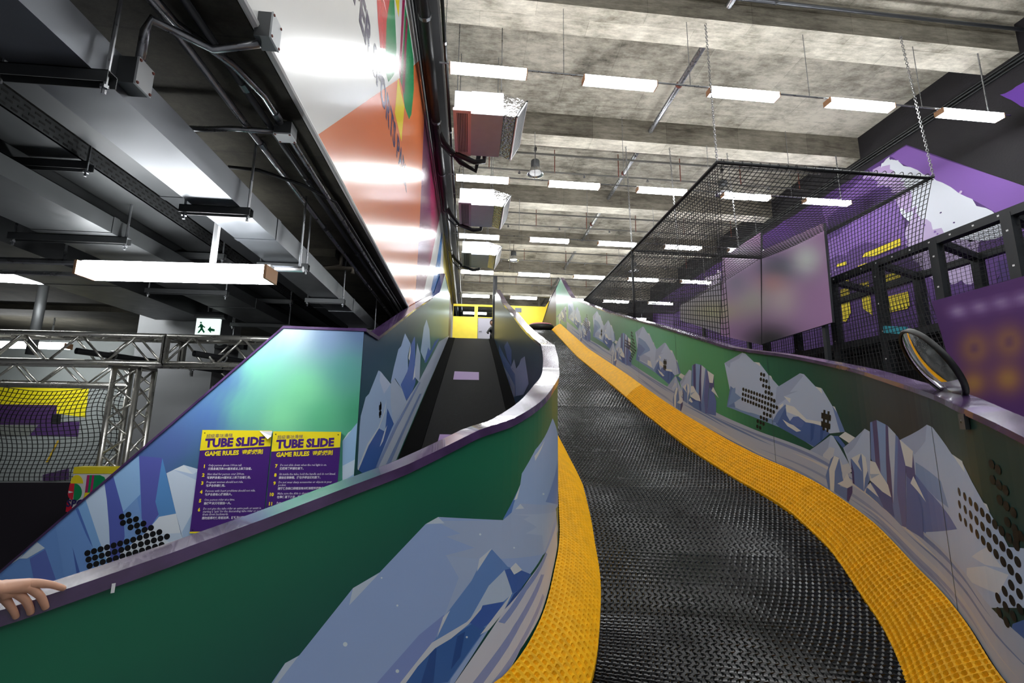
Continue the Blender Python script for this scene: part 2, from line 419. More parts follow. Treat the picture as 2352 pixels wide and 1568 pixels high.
def z2(x, y): return (1900 + x / 5.204, 480 + y / 5.204)
for p in [[(120, 690), (130, 655), (235, 625), (240, 665)], [(145, 830), (265, 815), (265, 880), (155, 905)], [(165, 965), (270, 935), (290, 1240), (235, 1345), (190, 1340)],
          [(430, 575), (460, 520), (530, 495), (880, 350), (890, 430), (570, 560)], [(375, 680), (480, 640), (490, 750), (385, 745)], [(400, 890), (500, 860), (550, 1270), (440, 1190)],
          [(605, 820), (880, 735), (890, 850), (625, 940)], [(640, 1070), (975, 985), (995, 1160), (960, 1190), (660, 1255)]]:
    wpoly(lt, [z2(*q) for q in p], XWR, (214, 192, 30), 8)
lt.build('painted_letters', M_wallprint, wr, fix=False)
# cables along the right wall
cb = MB()
for dz, r in ((0, .025), (.06, .018), (-.07, .022)): cb.tube([(XWR - .04, -2, 8.05 + dz), (XWR - .04, 28, 8.05 + dz)], r, 6)
tag(cb.build('cable_bundle', M_bsteel), 'black cables running along the top of the purple wall', 'cables')
# back wall of hall
mb = MB(); mb.box(-16, 11, 31.7, 32, 0, ZS); tag(mb.build('wall_back', M_conc), kind='structure')
mb = MB(); mb.box(-16, 11, -6.3, -6, 0, ZS); tag(mb.build('wall_front', mat('grey_wall', (150, 150, 155), .8)), kind='structure')

# ------------------------------------------------------------------ fluorescent lamps
def lamp_proto():
    r = empty('fluorescent_light', (0, 0, 0))
    m = MB(); m.box(-.6, .6, -.028, .028, 0.045, 0.066); m.build('housing', M_white, r, loc=(0, 0, 0))
    m = MB(); m.box(-.585, .585, -.075, .075, -.04, .045); m.build('diffuser', M_lamp, r, loc=(0, 0, 0))
    for sx in (-1, 1):
        m = MB(); m.box(min(sx * .585, sx * .602), max(sx * .585, sx * .602), -.078, .078, -.042, .05); m.build('end_cap', M_wood, r, loc=(0, 0, 0))
    return r
LP = lamp_proto(); first = [True]
def lamp(loc, label, group, rz=0.0):
    if first[0]: o = LP; first[0] = False
    else: o = copy_tree(LP)
    o.location = loc; o.rotation_euler = (0, 0, rz)
    return tag(o, label, 'light', group)
ROWS = [(6.25, 5), (9.48, 5), (12.76, 5), (16.05, 5), (19.32, 5), (22.6, 5), (3.0, 5), (-.25, 5), (-3.5, 5)]  # rear rows are unseen, added to fill the camera-facing surfaces
RN = ['nearest visible', 'second', 'third', 'fourth', 'fifth', 'farthest', 'overhead', 'added rear fill', 'added rearmost fill']
ON = ['first', 'second', 'third', 'fourth', 'fifth']
ZL = 6.93
for (y, n), rn in zip(ROWS, RN):
    for i in range(n):
        x = 0.16 + 2.1 * i
        lamp((x, y + SK * 1.3 * x, ZL), '%s white tube light from the banner wall in the %s ceiling row' % (ON[i], rn), 'ceiling tube lights', SK)
    m = MB(); m.tube([(-.6, y, ZL + .083), (9.4, y + SK * 13, ZL + .083)], .014, 6)
    t = empty('light_conduit', (0, y, ZL), 'thin steel conduit carrying the %s row of ceiling tube lights' % rn, 'conduit', 'lamp row conduits')
    m.build('conduit', M_steel, t)
    for i in range(6):
        x = -.75 + 2.1 * i if i else -.52
        if x > 9.4: x = 8.95
        h = MB(); h.tube([(x, y + SK * 1.3 * x, ZL + .07), (x, y + SK * 1.3 * x, ZBM if i % 2 else ZS)], .006 if i < 5 else .012, 5); h.build('hanger_wire', M_steel, t)

# lamp under the low soffit
lampL = lamp((-1.93, 3.07, 2.53), 'large white tube light hanging low under the grey trunking', 'low tube lights', -0.05)
m = MB(); m.tube([(.21, 0, .06), (.21, 0, .71)], .02, 8); m.build('hanger_rod', M_white, lampL, loc=(0, 0, 0))
for _l in (lamp((-7.4, 8.3, 2.75), 'tube light in front of the yellow wall behind the net', 'low tube lights', 0.0),
    lamp((-4.6, 5.2, 3.05), 'tube light above the aluminium truss', 'low tube lights', 0.1)):
    m = MB(); m.tube([(.3, 0, .06), (.3, 0, 3.24 - _l.location[2])], .012, 6); m.build('hanger_rod', M_steel, _l, loc=(0, 0, 0))
sp = MB(); sp.tube([(-6, 3.42, 2.66), (-1.2, 3.22, 2.64)], .022, 8); sp.tube([(-6, 3.5, 2.6), (-2.4, 3.34, 2.58)], .016, 8)
for x in (-5.0, -2.9, -1.26):
    sp.tube([(x, 3.38 - (x + 3) * .04, 2.65), (x, 3.38 - (x + 3) * .04, 3.24)], .008, 6)
tag(sp.build('lamp_support_rail', M_steel), 'pair of steel rails behind the low tube light', 'rail')

# ------------------------------------------------------------------ mural artwork (print), traced region by region
REG = {'R1': (1500, 780, 5.6), 'R2': (1700, 800, 5.227), 'R3': (1840, 920, 5.227), 'R4': (2052, 960, 4.357), 'R5': (2052, 1250, 4.93),
       'D4': (600, 1000, 2.76), 'L7': (0, 1000, 4.752), 'LR': (820, 700, 3.92), 'Z5': (820, 620, 4.9), 'B2': (500, 0, 2.936), 'B6': (800, 400, 3.357)}
def px(reg, x, y):
    a, b, s = REG[reg]; return (a + x / s, b + y / s)
LT, L2, MD, M2, DK, D2, WH, PU = (176, 194, 222), (158, 174, 206), (122, 152, 198), (104, 130, 184), (76, 106, 168), (56, 88, 150), (216, 220, 220), (78, 72, 122)
MOTIF = [
 ('R1', [(920, 300), (1150, 165), (1190, 178), (1300, 285), (1370, 295), (1490, 455), (1640, 620), (1650, 1060), (1050, 880), (1000, 700)], LT),
 ('R1', [(1020, 400), (1100, 420), (1240, 480), (1380, 600), (1400, 650), (1180, 740), (1060, 800), (1060, 870), (1640, 1060), (1640, 1130), (950, 860), (1000, 640)], MD),
 ('R1', [(1010, 520), (1120, 560), (1240, 640), (1060, 790), (1060, 870), (950, 860), (990, 640)], M2),
 ('R1', [(1060, 800), (1180, 740), (1400, 800), (1440, 960), (1060, 860)], L2),
 ('R1', [(1320, 860), (1420, 880), (1480, 1020), (1320, 960)], WH),
 ('R1', [(920, 300), (1150, 165), (1060, 340), (1010, 390)], L2),
 ('R1', [(1310, 288), (1370, 293), (1385, 345)], WH), ('R1', [(1490, 455), (1520, 465), (1545, 520)], WH),
 ('R2', [(440, 470), (720, 298), (770, 310), (905, 455), (985, 480), (1110, 690), (1140, 700), (1262, 1000), (1080, 1020), (880, 1180), (430, 900), (340, 850)], LT),
 ('R2', [(440, 470), (720, 298), (760, 330), (600, 525), (700, 510), (530, 575), (560, 600), (420, 700)], L2),
 ('R2', [(1110, 690), (1140, 700), (1262, 1000), (1200, 1005)], M2),
 ('R2', [(905, 457), (975, 475), (990, 545)], WH), ('R2', [(1115, 692), (1140, 700), (1165, 770)], WH),
 ('R2', [(525, 572), (610, 600), (600, 655)], WH),
 ('R2', [(430, 900), (545, 680), (560, 800), (600, 870), (720, 815), (800, 880), (950, 910), (1080, 1020), (890, 1180), (480, 950)], DK),
 ('R2', [(600, 870), (640, 820), (720, 815), (770, 900), (740, 950), (650, 930)], (92, 116, 178)),
 ('R2', [(850, 900), (900, 910), (880, 1080), (850, 1120)], D2), ('R2', [(970, 920), (1010, 950), (990, 1100), (960, 1110)], D2),
 ('R2', [(545, 670), (650, 700), (800, 850), (970, 880), (985, 930), (880, 900), (790, 885), (700, 815), (560, 760)], WH),
 ('R2', [(510, 850), (590, 900), (640, 920), (735, 990), (680, 1000), (570, 930)], WH),
 ('R2', [(455, 760), (545, 670), (555, 690), (450, 900), (385, 880)], M2), ('R2', [(470, 690), (520, 655), (515, 690), (480, 720)], WH),
 ('R2', [(1190, 1055), (1265, 1000), (1385, 1070), (1310, 1135)], WH),
 ('R2', [(805, 1245), (1090, 1040), (1120, 1050), (1310, 1380), (1240, 1560), (1030, 1530), (1000, 1380)], LT),
 ('R2', [(1000, 1390), (1000, 1270), (1080, 1180), (1140, 1200), (1060, 1560), (1030, 1530)], (196, 204, 216)),
 ('R2', [(805, 1245), (1090, 1040), (1060, 1190), (1000, 1270), (985, 1370)], L2),
 ('R2', [(1120, 1050), (1180, 1050), (1270, 1165), (1240, 1195)], DK),
 ('R3', [(510, 565), (770, 335), (830, 370), (840, 720), (830, 960), (600, 800)], LT),
 ('R3', [(510, 565), (770, 335), (640, 560), (560, 640)], L2),
 ('R3', [(835, 260), (912, 230), (1020, 285), (1050, 305), (1170, 435), (1230, 600), (1260, 1520), (1210, 1500), (960, 1250), (960, 870), (845, 700)], M2),
 ('R3', [(860, 250), (912, 230), (935, 500), (960, 860), (900, 740)], PU),
 ('R3', [(915, 235), (1020, 285), (1025, 760), (1040, 1010), (965, 870), (940, 500)], (126, 158, 204)),
 ('R3', [(1020, 285), (1050, 310), (1070, 650), (1110, 1250), (1040, 1000), (1025, 700)], PU),
 ('R3', [(1050, 305), (1140, 400), (1125, 900), (1115, 1230), (1090, 900), (1065, 650)], (182, 196, 216)),
 ('R3', [(1170, 435), (1190, 470), (1260, 780), (1270, 1520), (1220, 1500), (1160, 1100)], (96, 104, 160)),
 ('R3', [(1190, 465), (1350, 605), (1340, 805), (1260, 775), (1225, 620)], WH),
 ('R3', [(1260, 780), (1340, 805), (1350, 640), (1380, 920), (1370, 1000), (1270, 900)], (78, 84, 138)),
 ('R3', [(1270, 900), (1370, 990), (1460, 1300), (1480, 1660), (1270, 1530)], (92, 112, 172)),
 ('R3', [(1355, 905), (1510, 1220), (1415, 1095), (1320, 990)], WH),
 ('R3', [(780, 1100), (795, 1040), (835, 980), (960, 1090), (1090, 1160), (1130, 1400), (975, 1275)], (90, 120, 178)),
 ('R3', [(835, 955), (980, 1090), (1090, 1160), (1130, 1400), (1000, 1290), (940, 1150)], (70, 90, 152)),
 ('R3', [(795, 1040), (835, 980), (940, 1160), (890, 1120)], WH),
 ('R3', [(300, 900), (360, 700), (400, 660), (460, 680), (510, 960), (420, 1100), (330, 1050)], M2),
 ('R3', [(400, 660), (462, 685), (410, 845), (400, 1095), (355, 1075), (340, 825)], WH),
 ('R3', [(470, 690), (500, 770), (580, 750), (620, 850), (560, 880), (510, 950)], (200, 206, 214)),
 ('R3', [(600, 700), (720, 630), (800, 800), (830, 960), (760, 1090), (640, 1000)], M2),
 ('R3', [(605, 690), (725, 630), (690, 730), (735, 850)], WH),
 ('R3', [(730, 630), (780, 680), (805, 840), (775, 930), (760, 1085), (750, 830)], WH),
 ('R3', [(600, 700), (640, 850), (648, 1005), (625, 990)], PU),
 ('R3', [(835, 720), (900, 740), (960, 870), (1050, 1010), (1090, 1160), (980, 1090), (835, 955), (835, 840)], WH),
 ('R3', [(835, 880), (950, 880), (850, 935)], (160, 180, 205)),
 ('R3', [(440, 995), (510, 960), (560, 870), (620, 1010), (560, 1050)], WH),
 ('R3', [(410, 1010), (560, 1050), (555, 1200), (410, 1100)], M2),
 ('R3', [(560, 1050), (622, 1022), (622, 1100), (575, 1215), (555, 1200)], PU),
]
NEAR = [
 ('R4', [(75, 215), (340, 65), (395, 90), (590, 360), (690, 430), (905, 840), (990, 980), (1060, 1090), (1160, 1290), (1400, 1310), (1400, 1900), (960, 1900), (640, 1568), (220, 1190), (130, 1130), (130, 500)], LT),
 ('R4', [(75, 215), (340, 65), (325, 230), (215, 365), (205, 330)], L2),
 ('R4', [(225, 440), (480, 630), (560, 900), (430, 800), (330, 700), (230, 600)], MD),
 ('R4', [(220, 560), (340, 710), (440, 820), (560, 970), (645, 1112), (330, 1140), (325, 1235), (640, 1568), (950, 1860), (860, 1850), (540, 1568), (170, 1165), (135, 900)], (88, 114, 176)),
 ('R4', [(595, 362), (695, 430), (722, 545)], WH), ('R4', [(905, 845), (940, 860), (970, 940)], WH),
 ('R4', [(790, 1385), (940, 1290), (1100, 1500), (930, 1470)], (206, 212, 222)), ('R4', [(740, 1500), (930, 1480), (1160, 1568), (1060, 1760), (740, 1620)], (206, 212, 222)),
 ('R5', [(1160, 850), (1210, 840), (1330, 900), (1300, 1110), (1250, 1000)], (70, 80, 120)),
 ('R5', [(1300, 1110), (1360, 900), (1500, 850), (1560, 1480), (1400, 1250)], (72, 104, 168)),
]
def bg_right(s, h):
    """printed aurora behind the mountains: hue varies along the wall"""
    ss_ = [0.4, 1.2, 1.8, 2.3, 3.0, 3.8, 4.6, 5.4, 6.4, 7.8, 9.3, 11.8, 15]
    cs = [(30, 62, 64), (34, 60, 50), (36, 46, 54), (34, 52, 58), (30, 76, 66), (42, 104, 80), (78, 150, 104), (84, 158, 112), (104, 176, 142), (98, 160, 134), (88, 128, 120), (120, 170, 140), (110, 160, 140)]
    return tuple(interp(s, ss_, [c[i] for c in cs]) for i in range(3))

slide = empty('tube_slide', (1.9, 8, 0), 'long black slide lane with yellow edge mats between two ice-mountain mural walls', 'slide')
# lane surface: level lines join points of equal height on the two walls
_sl = np.linspace(0, DC.L, 700); _zl = np.array([zbL(q) for q in _sl])
def matchL(z): return float(np.interp(-z, -_zl, _sl))
def lane_row(q):
    z = zbR(q); R, nr = RC.at(q); Lp, nl = dplan(matchL(z))
    if R[1] > 15.2: Lp = np.array([.94, R[1]])
    return np.array([Lp[0] + .01, Lp[1]]), np.array([R[0] - .01, R[1]]), z - DROP
def lane_left(Y):
    """x of the divider's lane face at Y"""
    best = None
    for a, b in zip(DPL, DPL[1:]):
        if (a[1] - Y) * (b[1] - Y) <= 0 and a[1] != b[1]:
            t = (Y - a[1]) / (b[1] - a[1]); x = a[0] + t * (b[0] - a[0])
            if best is None or x > best: best = x
    return best if best is not None else .94
def lane_mesh(mb, s0, s1, pu, pv, res, pit):
    ny = int((s1 - s0) / pv); rows = [(s0 + (j + k / res) * pv, j, k / res) for j in range(ny) for k in range(res)] + [(s0 + ny * pv, ny, 0)]
    nx = int(2.7 / pu); xs = [(i, k / res) for i in range(nx) for k in range(res)]; vs = []; fs = []; n = len(xs)
    for (q, j, fv) in rows:
        Lp, Rp, z = lane_row(q); W_ = float(np.linalg.norm(Rp - Lp))
        und = .012 * math.sin(q * 2.1) * 0
        for (i, fu) in xs:
            x = (i + fu + (0.5 if j % 2 else 0)) * pu - .03
            h = -pit if (pit and 0.2 < fu < 0.8 and 0.2 < fv < 0.8) else 0
            P = Lp + (Rp - Lp) * min(1, max(0, x / W_)); u = x / W_
            wv = .010 * math.sin(q * 3.1 + 2 * u) * math.sin(3 * u + q) if q < 9 else 0
            vs.append((P[0], P[1], z + h + wv))
    for a in range(len(rows) - 1):
        for b in range(n - 1):
            q = (a * n + b, a * n + b + 1, (a + 1) * n + b + 1, (a + 1) * n + b)
            if (Vector(vs[q[1]]) - Vector(vs[q[0]])).length > 1e-5 or (Vector(vs[q[2]]) - Vector(vs[q[3]])).length > 1e-5: fs.append(q)
    mb.add(vs, fs)
SC2 = sY(16.7)
m = MB(); lane_mesh(m, 0.05, sY(7.5), 0.04, 0.04, 4, 0.008); m.build('lane_mat', M_lane, slide, fix=False)
m = MB(); lane_mesh(m, 0.05 + int((sY(7.5) - .05) / .04) * .04, SC2, 0.055, 0.055, 3, 0.008); m.build('lane_mat', M_lane, slide, fix=False)

# yellow edge mats (real pits close by) ------------------------------
def foam(mb, p_in, p_out, stations, pitd, nu, res):
    """p_in / p_out: functions station -> 3D point; rows of pits along the strip"""
    vs = []; fs = []; cols = nu * res + 1
    for a, (sv, fr) in enumerate(stations):
        A = Vector(p_in(sv)); B = Vector(p_out(sv)); d = B - A
        h2 = Vector((d.x, d.y, 0)); dh = h2.length; h2 = h2 / max(dh, 1e-6); nrm = (Vector((0, 0, 1)) * dh - h2 * d.z).normalized()
        for i in range(cols):
            u = i / (cols - 1); fu = (i % res) / res
            h = 0.022 * math.sin(PI * u) + 0.008
            if pitd and 0.3 < fu < 0.8 and 0.3 < fr < 0.8 and 0 < i < cols - 2: h -= pitd
            elif pitd and fr < 0.05: h += 0.004
            vs.append(A + d * u + nrm * h)
    for a in range(len(stations) - 1):
        for i in range(cols - 1): fs.append((a * cols + i, a * cols + i + 1, (a + 1) * cols + i + 1, (a + 1) * cols + i))
    k = len(vs)
    for a, (sv, fr) in enumerate(stations):
        A = Vector(p_in(sv)); vs.append(A + Vector((0, 0, -0.06)))
    for a in range(len(stations) - 1): fs.append((a * cols, (a + 1) * cols, k + a + 1, k + a))
    mb.add(vs, fs)
def stat(y0, y1, pv, res):
    n = int(abs(y1 - y0) / pv); sg = 1 if y1 > y0 else -1
    return [(y0 + sg * (j + k / res) * pv, k / res) for j in range(n) for k in range(res)] + [(y0 + sg * n * pv, 0)]
def fin(q): p, n = RC.at(q); c = p + n * .30; return (c[0], c[1], zbR(q) - DROP + .012)
def fout(q): p, n = RC.at(q); c = p + n * .006; return (c[0], c[1], zbR(q) + .005)
m = MB(); foam(m, fin, fout, stat(.02, sY(8.0), .036, 4), .013, 11, 4)
foam(m, fin, fout, stat(sY(8.0) - .03, sY(15.5), .12, 1), 0, 4, 1)
m.build('yellow_edge_mat', M_foam, slide, fix=False)
def din(q):
    p, n = dplan(q); c = p + n * 0.28; return (c[0], c[1], zbL(q) - DROP + 0.012)
def dout(q):
    p, n = dplan(q); c = p + n * 0.006; return (c[0], c[1], zbL(q) + .005)
S_near = _near((-0.7, 1.69)); S_mid = [q for q, p in zip(DS, DPL) if p[1] < 6.5][0]
m = MB(); foam(m, din, dout, stat(S_mid, S_near, .036, 4), .013, 11, 4)
foam(m, din, dout, stat(0.6, S_mid + .02, .15, 1), 0, 4, 1)
m.build('yellow_edge_mat', M_foam, slide, fix=False)

# right mural wall ----------------------------------------------------
PEAK = [RC.pix(x, y) for x, y in [(1300, 660), (1288, 638), (1277, 662), (1265, 684)]]
rw = empty('mural_wall', (XR, 8, 0), 'right mural wall of the slide, green aurora over ice mountains, dotted arrows', 'slide wall')
prof = [(q, ztR(q)) for q in np.arange(0, TOPEND, .08)] + [(q, z) for q, z in PEAK if q > TOPEND] + [(sY(20.5), ZPLAT + 1.0)]
m = MB(); n = len(prof); vs = []
for (q, z) in prof:
    p, nn = RC.at(q); o_ = p - nn * .1
    lo = max(0.0, zbR(q) - 0.5) if p[1] < 16 else ZPLAT + .006
    vs += [(p[0], p[1], lo), (p[0], p[1], z), (o_[0], o_[1], z), (o_[0], o_[1], lo)]
fs = []
for i in range(n - 1):
    for k in range(4): fs.append((i * 4 + k, (i + 1) * 4 + k, (i + 1) * 4 + (k + 1) % 4, i * 4 + (k + 1) % 4))
m.add(vs, fs + [(0, 1, 2, 3), tuple(4 * (n - 1) + k for k in (3, 2, 1, 0))])
auto_smooth(m.build('panel', mat('wall_core', (40, 24, 40), .5), rw))
bgm = MB()
def rput(q, z, off): c = RC.facet(q, off, .08); return (c[0], c[1], z)
for i in range(n - 1):
    (a, za), (b, zc) = prof[i], prof[i + 1]; lo1, lo2 = zbR(a), zbR(b)
    if RC.at(b)[0][1] > 16.3: break
    c_ = bg_right((a + b) / 2, 0)
    for k in range(2):
        u0, u1 = k / 2, (k + 1) / 2
        bgm.add([rput(a, lo1 + (za - lo1) * u0, .001), rput(b, lo2 + (zc - lo2) * u0, .001), rput(b, lo2 + (zc - lo2) * u1, .001), rput(a, lo1 + (za - lo1) * u1, .001)], [(0, 1, 2, 3)], c_)
LSTEP = .000005; lay = [0]
def sliced(mb, C, q, off, col, zclip=None, step=.08, scurve=99):
    """polygon in (arc length, z) laid on a curved wall"""
    bm = bmesh.new(); vv = [bm.verts.new((a, z, 0)) for a, z in q]
    for t in tessellate_polygon([[Vector((a, z, 0)) for a, z in q]]):
        try: bm.faces.new([vv[i] for i in t])
        except ValueError: pass
    s0, s1 = min(a for a, _ in q), max(a for a, _ in q); c = math.ceil(s0 / step) * step
    while c < min(s1, scurve):
        bmesh.ops.bisect_plane(bm, geom=bm.verts[:] + bm.edges[:] + bm.faces[:], plane_co=(c, 0, 0), plane_no=(1, 0, 0)); c += step
    bm.verts.index_update(); vs = []
    for v in bm.verts:
        r = C.facet(v.co.x, off, step); z = v.co.y
        if zclip: z = zclip(v.co.x, z)
        vs.append((r[0], r[1], z))
    mb.add(vs, [tuple(v.index for v in f.verts) for f in bm.faces], col); bm.free()
SCURVE = sY(4.4)
def rclip(q, z): return min(max(z, zbR(q)), max(ztR(min(q, TOPEND)) - .02, zbR(q)))
def rpoly(mb, reg, pts, col, dS=0.0):
    lay[0] += 1; out = []
    for p in pts:
        q, z = RC.pix(*px(reg, *p)); h = max(0.0, z - zbR(q)); out.append((q + dS, zbR(q + dS) + h))
    sliced(mb, RC, out, .0016 + LSTEP * lay[0], col, rclip, .08, SCURVE)
def band(y0, y1, h0, h1, col, w=0.0):
    lay[0] += 1; x = .0016 + LSTEP * lay[0]; y0 = round(y0 / .08) * .08; N = int((y1 - y0) / .08); a = []; b = []; y1 = y0 + N * .08
    for i in range(N + 1):
        Y = y0 + (y1 - y0) * i / N; t = math.sin(PI * i / N) if w else 1
        a.append(rput(Y, zbR(Y) + h0, x)); b.append(rput(Y, zbR(Y) + h0 + (h1 - h0) * t, x))
    bgm.add(a + b, [(i, i + 1, N + 2 + i, N + 1 + i) for i in range(N)], col)
PER = 2.95
NF = len(MOTIF) - 28
for k in range(4, -1, -1):
    for reg, pts, col in MOTIF[:NF]: rpoly(bgm, reg, pts, col, PER * k)
for reg, pts, col in NEAR: rpoly(bgm, reg, pts, col)
band(0.0, 13.6, 0.0, 0.27, (176, 188, 210))
for i in range(40):
    y0 = random.uniform(0.2, 12); L = random.uniform(1.2, 3.2); h = random.uniform(.0, .24)
    band(y0, min(13.6, y0 + L), h, h + random.uniform(.012, .04), random.choice([(206, 206, 206), (130, 146, 190), (112, 136, 186), (190, 196, 208), (146, 160, 198), (206, 206, 206)]), 1.0)
for k in range(4, -1, -1):
    for reg, pts, col in MOTIF[NF:]: rpoly(bgm, reg, pts, col, PER * k)
for q in (1.55, 3.75, 5.85, 7.4, 9.0, 10.8, 12.8):
    lay[0] += 1; x = .0016 + LSTEP * lay[0]
    bgm.add([rput(q, zbR(q), x), rput(q + .006, zbR(q + .006), x), rput(q + .006, ztR(q + .006), x), rput(q, ztR(q), x)], [(0, 1, 2, 3)], (60, 84, 84))
bgm.build('mural_print', M_print, rw, fix=False)
DOTOFF = .0016 + LSTEP * (lay[0] + 20)
def strip_cap(mb, pts, w, h, side):
    """box section swept along points (top centre line), side = horizontal unit normal function or vector"""
    vs = []; fs = []
    for i, p in enumerate(pts):
        p = Vector(p); s = Vector(side(i) if callable(side) else side)
        vs += [p - s * w / 2 - Vector((0, 0, h)), p - s * w / 2, p + s * w / 2, p + s * w / 2 - Vector((0, 0, h))]
    n = len(pts)
    for i in range(n - 1):
        for k in range(4): fs.append((i * 4 + k, (i + 1) * 4 + k, (i + 1) * 4 + (k + 1) % 4, i * 4 + (k + 1) % 4))
    mb.add(vs, fs + [(0, 1, 2, 3), tuple(4 * (n - 1) + k for k in (3, 2, 1, 0))])
cp_ = []; cn_ = []
for q, z in prof: p, nn = RC.at(q); c = p - nn * .05; cp_.append((c[0], c[1], z + .012)); cn_.append((nn[0], nn[1], 0))
m = MB(); strip_cap(m, cp_, .135, .03, lambda i: cn_[i]); auto_smooth(m.build('cap', M_cap, rw))
# dotted arrows and hash marks
R2A = [(42, 490), (74, 502), (107, 513), (140, 525), (172, 535), (206, 548), (240, 560), (274, 573), (309, 588), (345, 600), (380, 613), (413, 628),
       (37, 549), (69, 561), (102, 573), (135, 586), (167, 597), (200, 611), (234, 624), (268, 638), (303, 651), (339, 665), (375, 680), (409, 694), (444, 708),
       (32, 607), (64, 620), (97, 633), (130, 645), (162, 658), (196, 672), (230, 687), (264, 700), (299, 715), (335, 730), (370, 746), (406, 761),
       (257, 308), (290, 319), (252, 370), (286, 382), (320, 393), (281, 446), (316, 458), (351, 470), (311, 522), (347, 534), (382, 547),
       (291, 779), (327, 794), (364, 809), (253, 826), (288, 842), (322, 857), (214, 874), (250, 888), (284, 905), (210, 936), (244, 952)]
R4A = [(666, 737), (722, 785), (778, 834), (836, 886), (896, 942), (958, 1002), (1024, 1063), (1091, 1128), (1163, 1200), (1240, 1275),
       (670, 863), (726, 914), (782, 967), (840, 1023), (899, 1083), (963, 1145), (1030, 1212), (1099, 1283), (1173, 1358), (1253, 1438),
       (676, 990), (730, 1044), (786, 1100), (845, 1160), (905, 1223), (968, 1290), (1036, 1360), (1108, 1436), (1183, 1515),
       (990, 462), (1054, 513), (1000, 615), (1063, 666), (1130, 720), (1072, 820), (1139, 878), (1210, 945), (1150, 1040), (1224, 1110), (1165, 1200), (1240, 1190), (1285, 1180)]
R5A = [(1270, 530), (1345, 460), (1195, 605), (1280, 705), (1355, 635), (1207, 770), (1290, 880), (1368, 810), (1440, 560), (1445, 735), (1430, 385), (1337, 287), (1418, 197), (1253, 195)]
M_dot = mat('black_vinyl', (10, 10, 11), .4)
def disc(mb, c, e1, e2, r, n=14):
    c, e1, e2 = Vector(c), Vector(e1), Vector(e2)
    mb.add([c + r * (math.cos(2 * PI * i / n) * e1 + math.sin(2 * PI * i / n) * e2) for i in range(n)], [tuple(range(n))])
def arrow(lst, dS):
    m = MB()
    for reg, p in lst:
        q, z = RC.pix(*px(reg, *p)); h = z - zbR(q); pt_, nn = RC.at(q + dS); c = RC.facet(q + dS, DOTOFF, .08)
        disc(m, (c[0], c[1], zbR(q + dS) + h), (nn[1], -nn[0], 0), (0, 0, 1), .0205)
    return m.build('dotted_arrow', M_dot, rw, fix=False)
arrow([('R2', q) for q in R2A], 0); arrow([('R2', q) for q in R2A], 3.85); arrow([('R2', q) for q in R2A], 7.2)
arrow([('R4', q) for q in R4A] + [('R5', q) for q in R5A], 0)
HASH = [[(1005, 735), (1030, 740), (1020, 985), (992, 980)], [(1055, 752), (1080, 755), (1062, 1005), (1040, 1000)], [(980, 768), (1095, 800), (1092, 872), (980, 838)], [(978, 868), (1088, 905), (1086, 972), (978, 938)]]
for dS in (0, 3.25, 6.7):
    m = MB()
    for k, p in enumerate(HASH):
        out = []
        for w_ in p: q, z = RC.pix(*px('R2', *w_)); out.append((q + dS, zbR(q + dS) + z - zbR(q)))
        sliced(m, RC, out, DOTOFF + .0002 * k, None)
    m.build('hash_mark', M_dot, rw, fix=False)

# divider wall ---------------------------------------------------------
dv = empty('mural_wall', (0.8, 6, 0), 'curved dividing wall between the slide lane and the black ramp, green with purple cap', 'slide wall')
TH = 0.1
ss = [.06 * i for i in range(5, int(DC.L / .06))]
m = MB(); vs = []; fs = []
for s in ss:
    p, nn = dplan(s); q = p - nn * TH; t = dtop(s); lo = max(0.0, min(zbL(s), zramp(p[1])) - .6)
    vs += [(p[0], p[1], lo), (p[0], p[1], t), (q[0], q[1], t), (q[0], q[1], lo)]
for i in range(len(ss) - 1):
    for k in range(4): fs.append((i * 4 + k, (i + 1) * 4 + k, (i + 1) * 4 + (k + 1) % 4, i * 4 + (k + 1) % 4))
m.add(vs, fs + [(0, 1, 2, 3), tuple(4 * (len(ss) - 1) + k for k in (3, 2, 1, 0))])
auto_smooth(m.build('panel', mat('divider_core', (18, 40, 38), .5), dv))
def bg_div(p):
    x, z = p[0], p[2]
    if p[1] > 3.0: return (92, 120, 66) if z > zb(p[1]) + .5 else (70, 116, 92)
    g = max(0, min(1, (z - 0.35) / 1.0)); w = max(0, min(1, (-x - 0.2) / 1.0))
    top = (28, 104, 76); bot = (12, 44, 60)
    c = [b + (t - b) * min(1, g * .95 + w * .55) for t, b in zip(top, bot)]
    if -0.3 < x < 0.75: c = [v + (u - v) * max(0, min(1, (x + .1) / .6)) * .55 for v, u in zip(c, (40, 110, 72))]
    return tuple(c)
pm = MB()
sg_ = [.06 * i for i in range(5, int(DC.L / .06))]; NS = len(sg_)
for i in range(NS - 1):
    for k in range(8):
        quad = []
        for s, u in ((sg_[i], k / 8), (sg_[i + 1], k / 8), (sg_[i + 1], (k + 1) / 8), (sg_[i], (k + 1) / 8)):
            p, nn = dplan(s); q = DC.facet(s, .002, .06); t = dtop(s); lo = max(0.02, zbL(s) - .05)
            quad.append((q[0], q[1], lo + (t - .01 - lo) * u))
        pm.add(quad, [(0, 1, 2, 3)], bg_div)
dl = [0]
def dpoly(pts, col, reg='D4'):
    dl[0] += 1
    sliced(pm, DC, [dpix(*px(reg, *p)) for p in pts], .0025 + .00004 * dl[0], col, lambda q, z: min(z, dtop(q) - .03), .06)
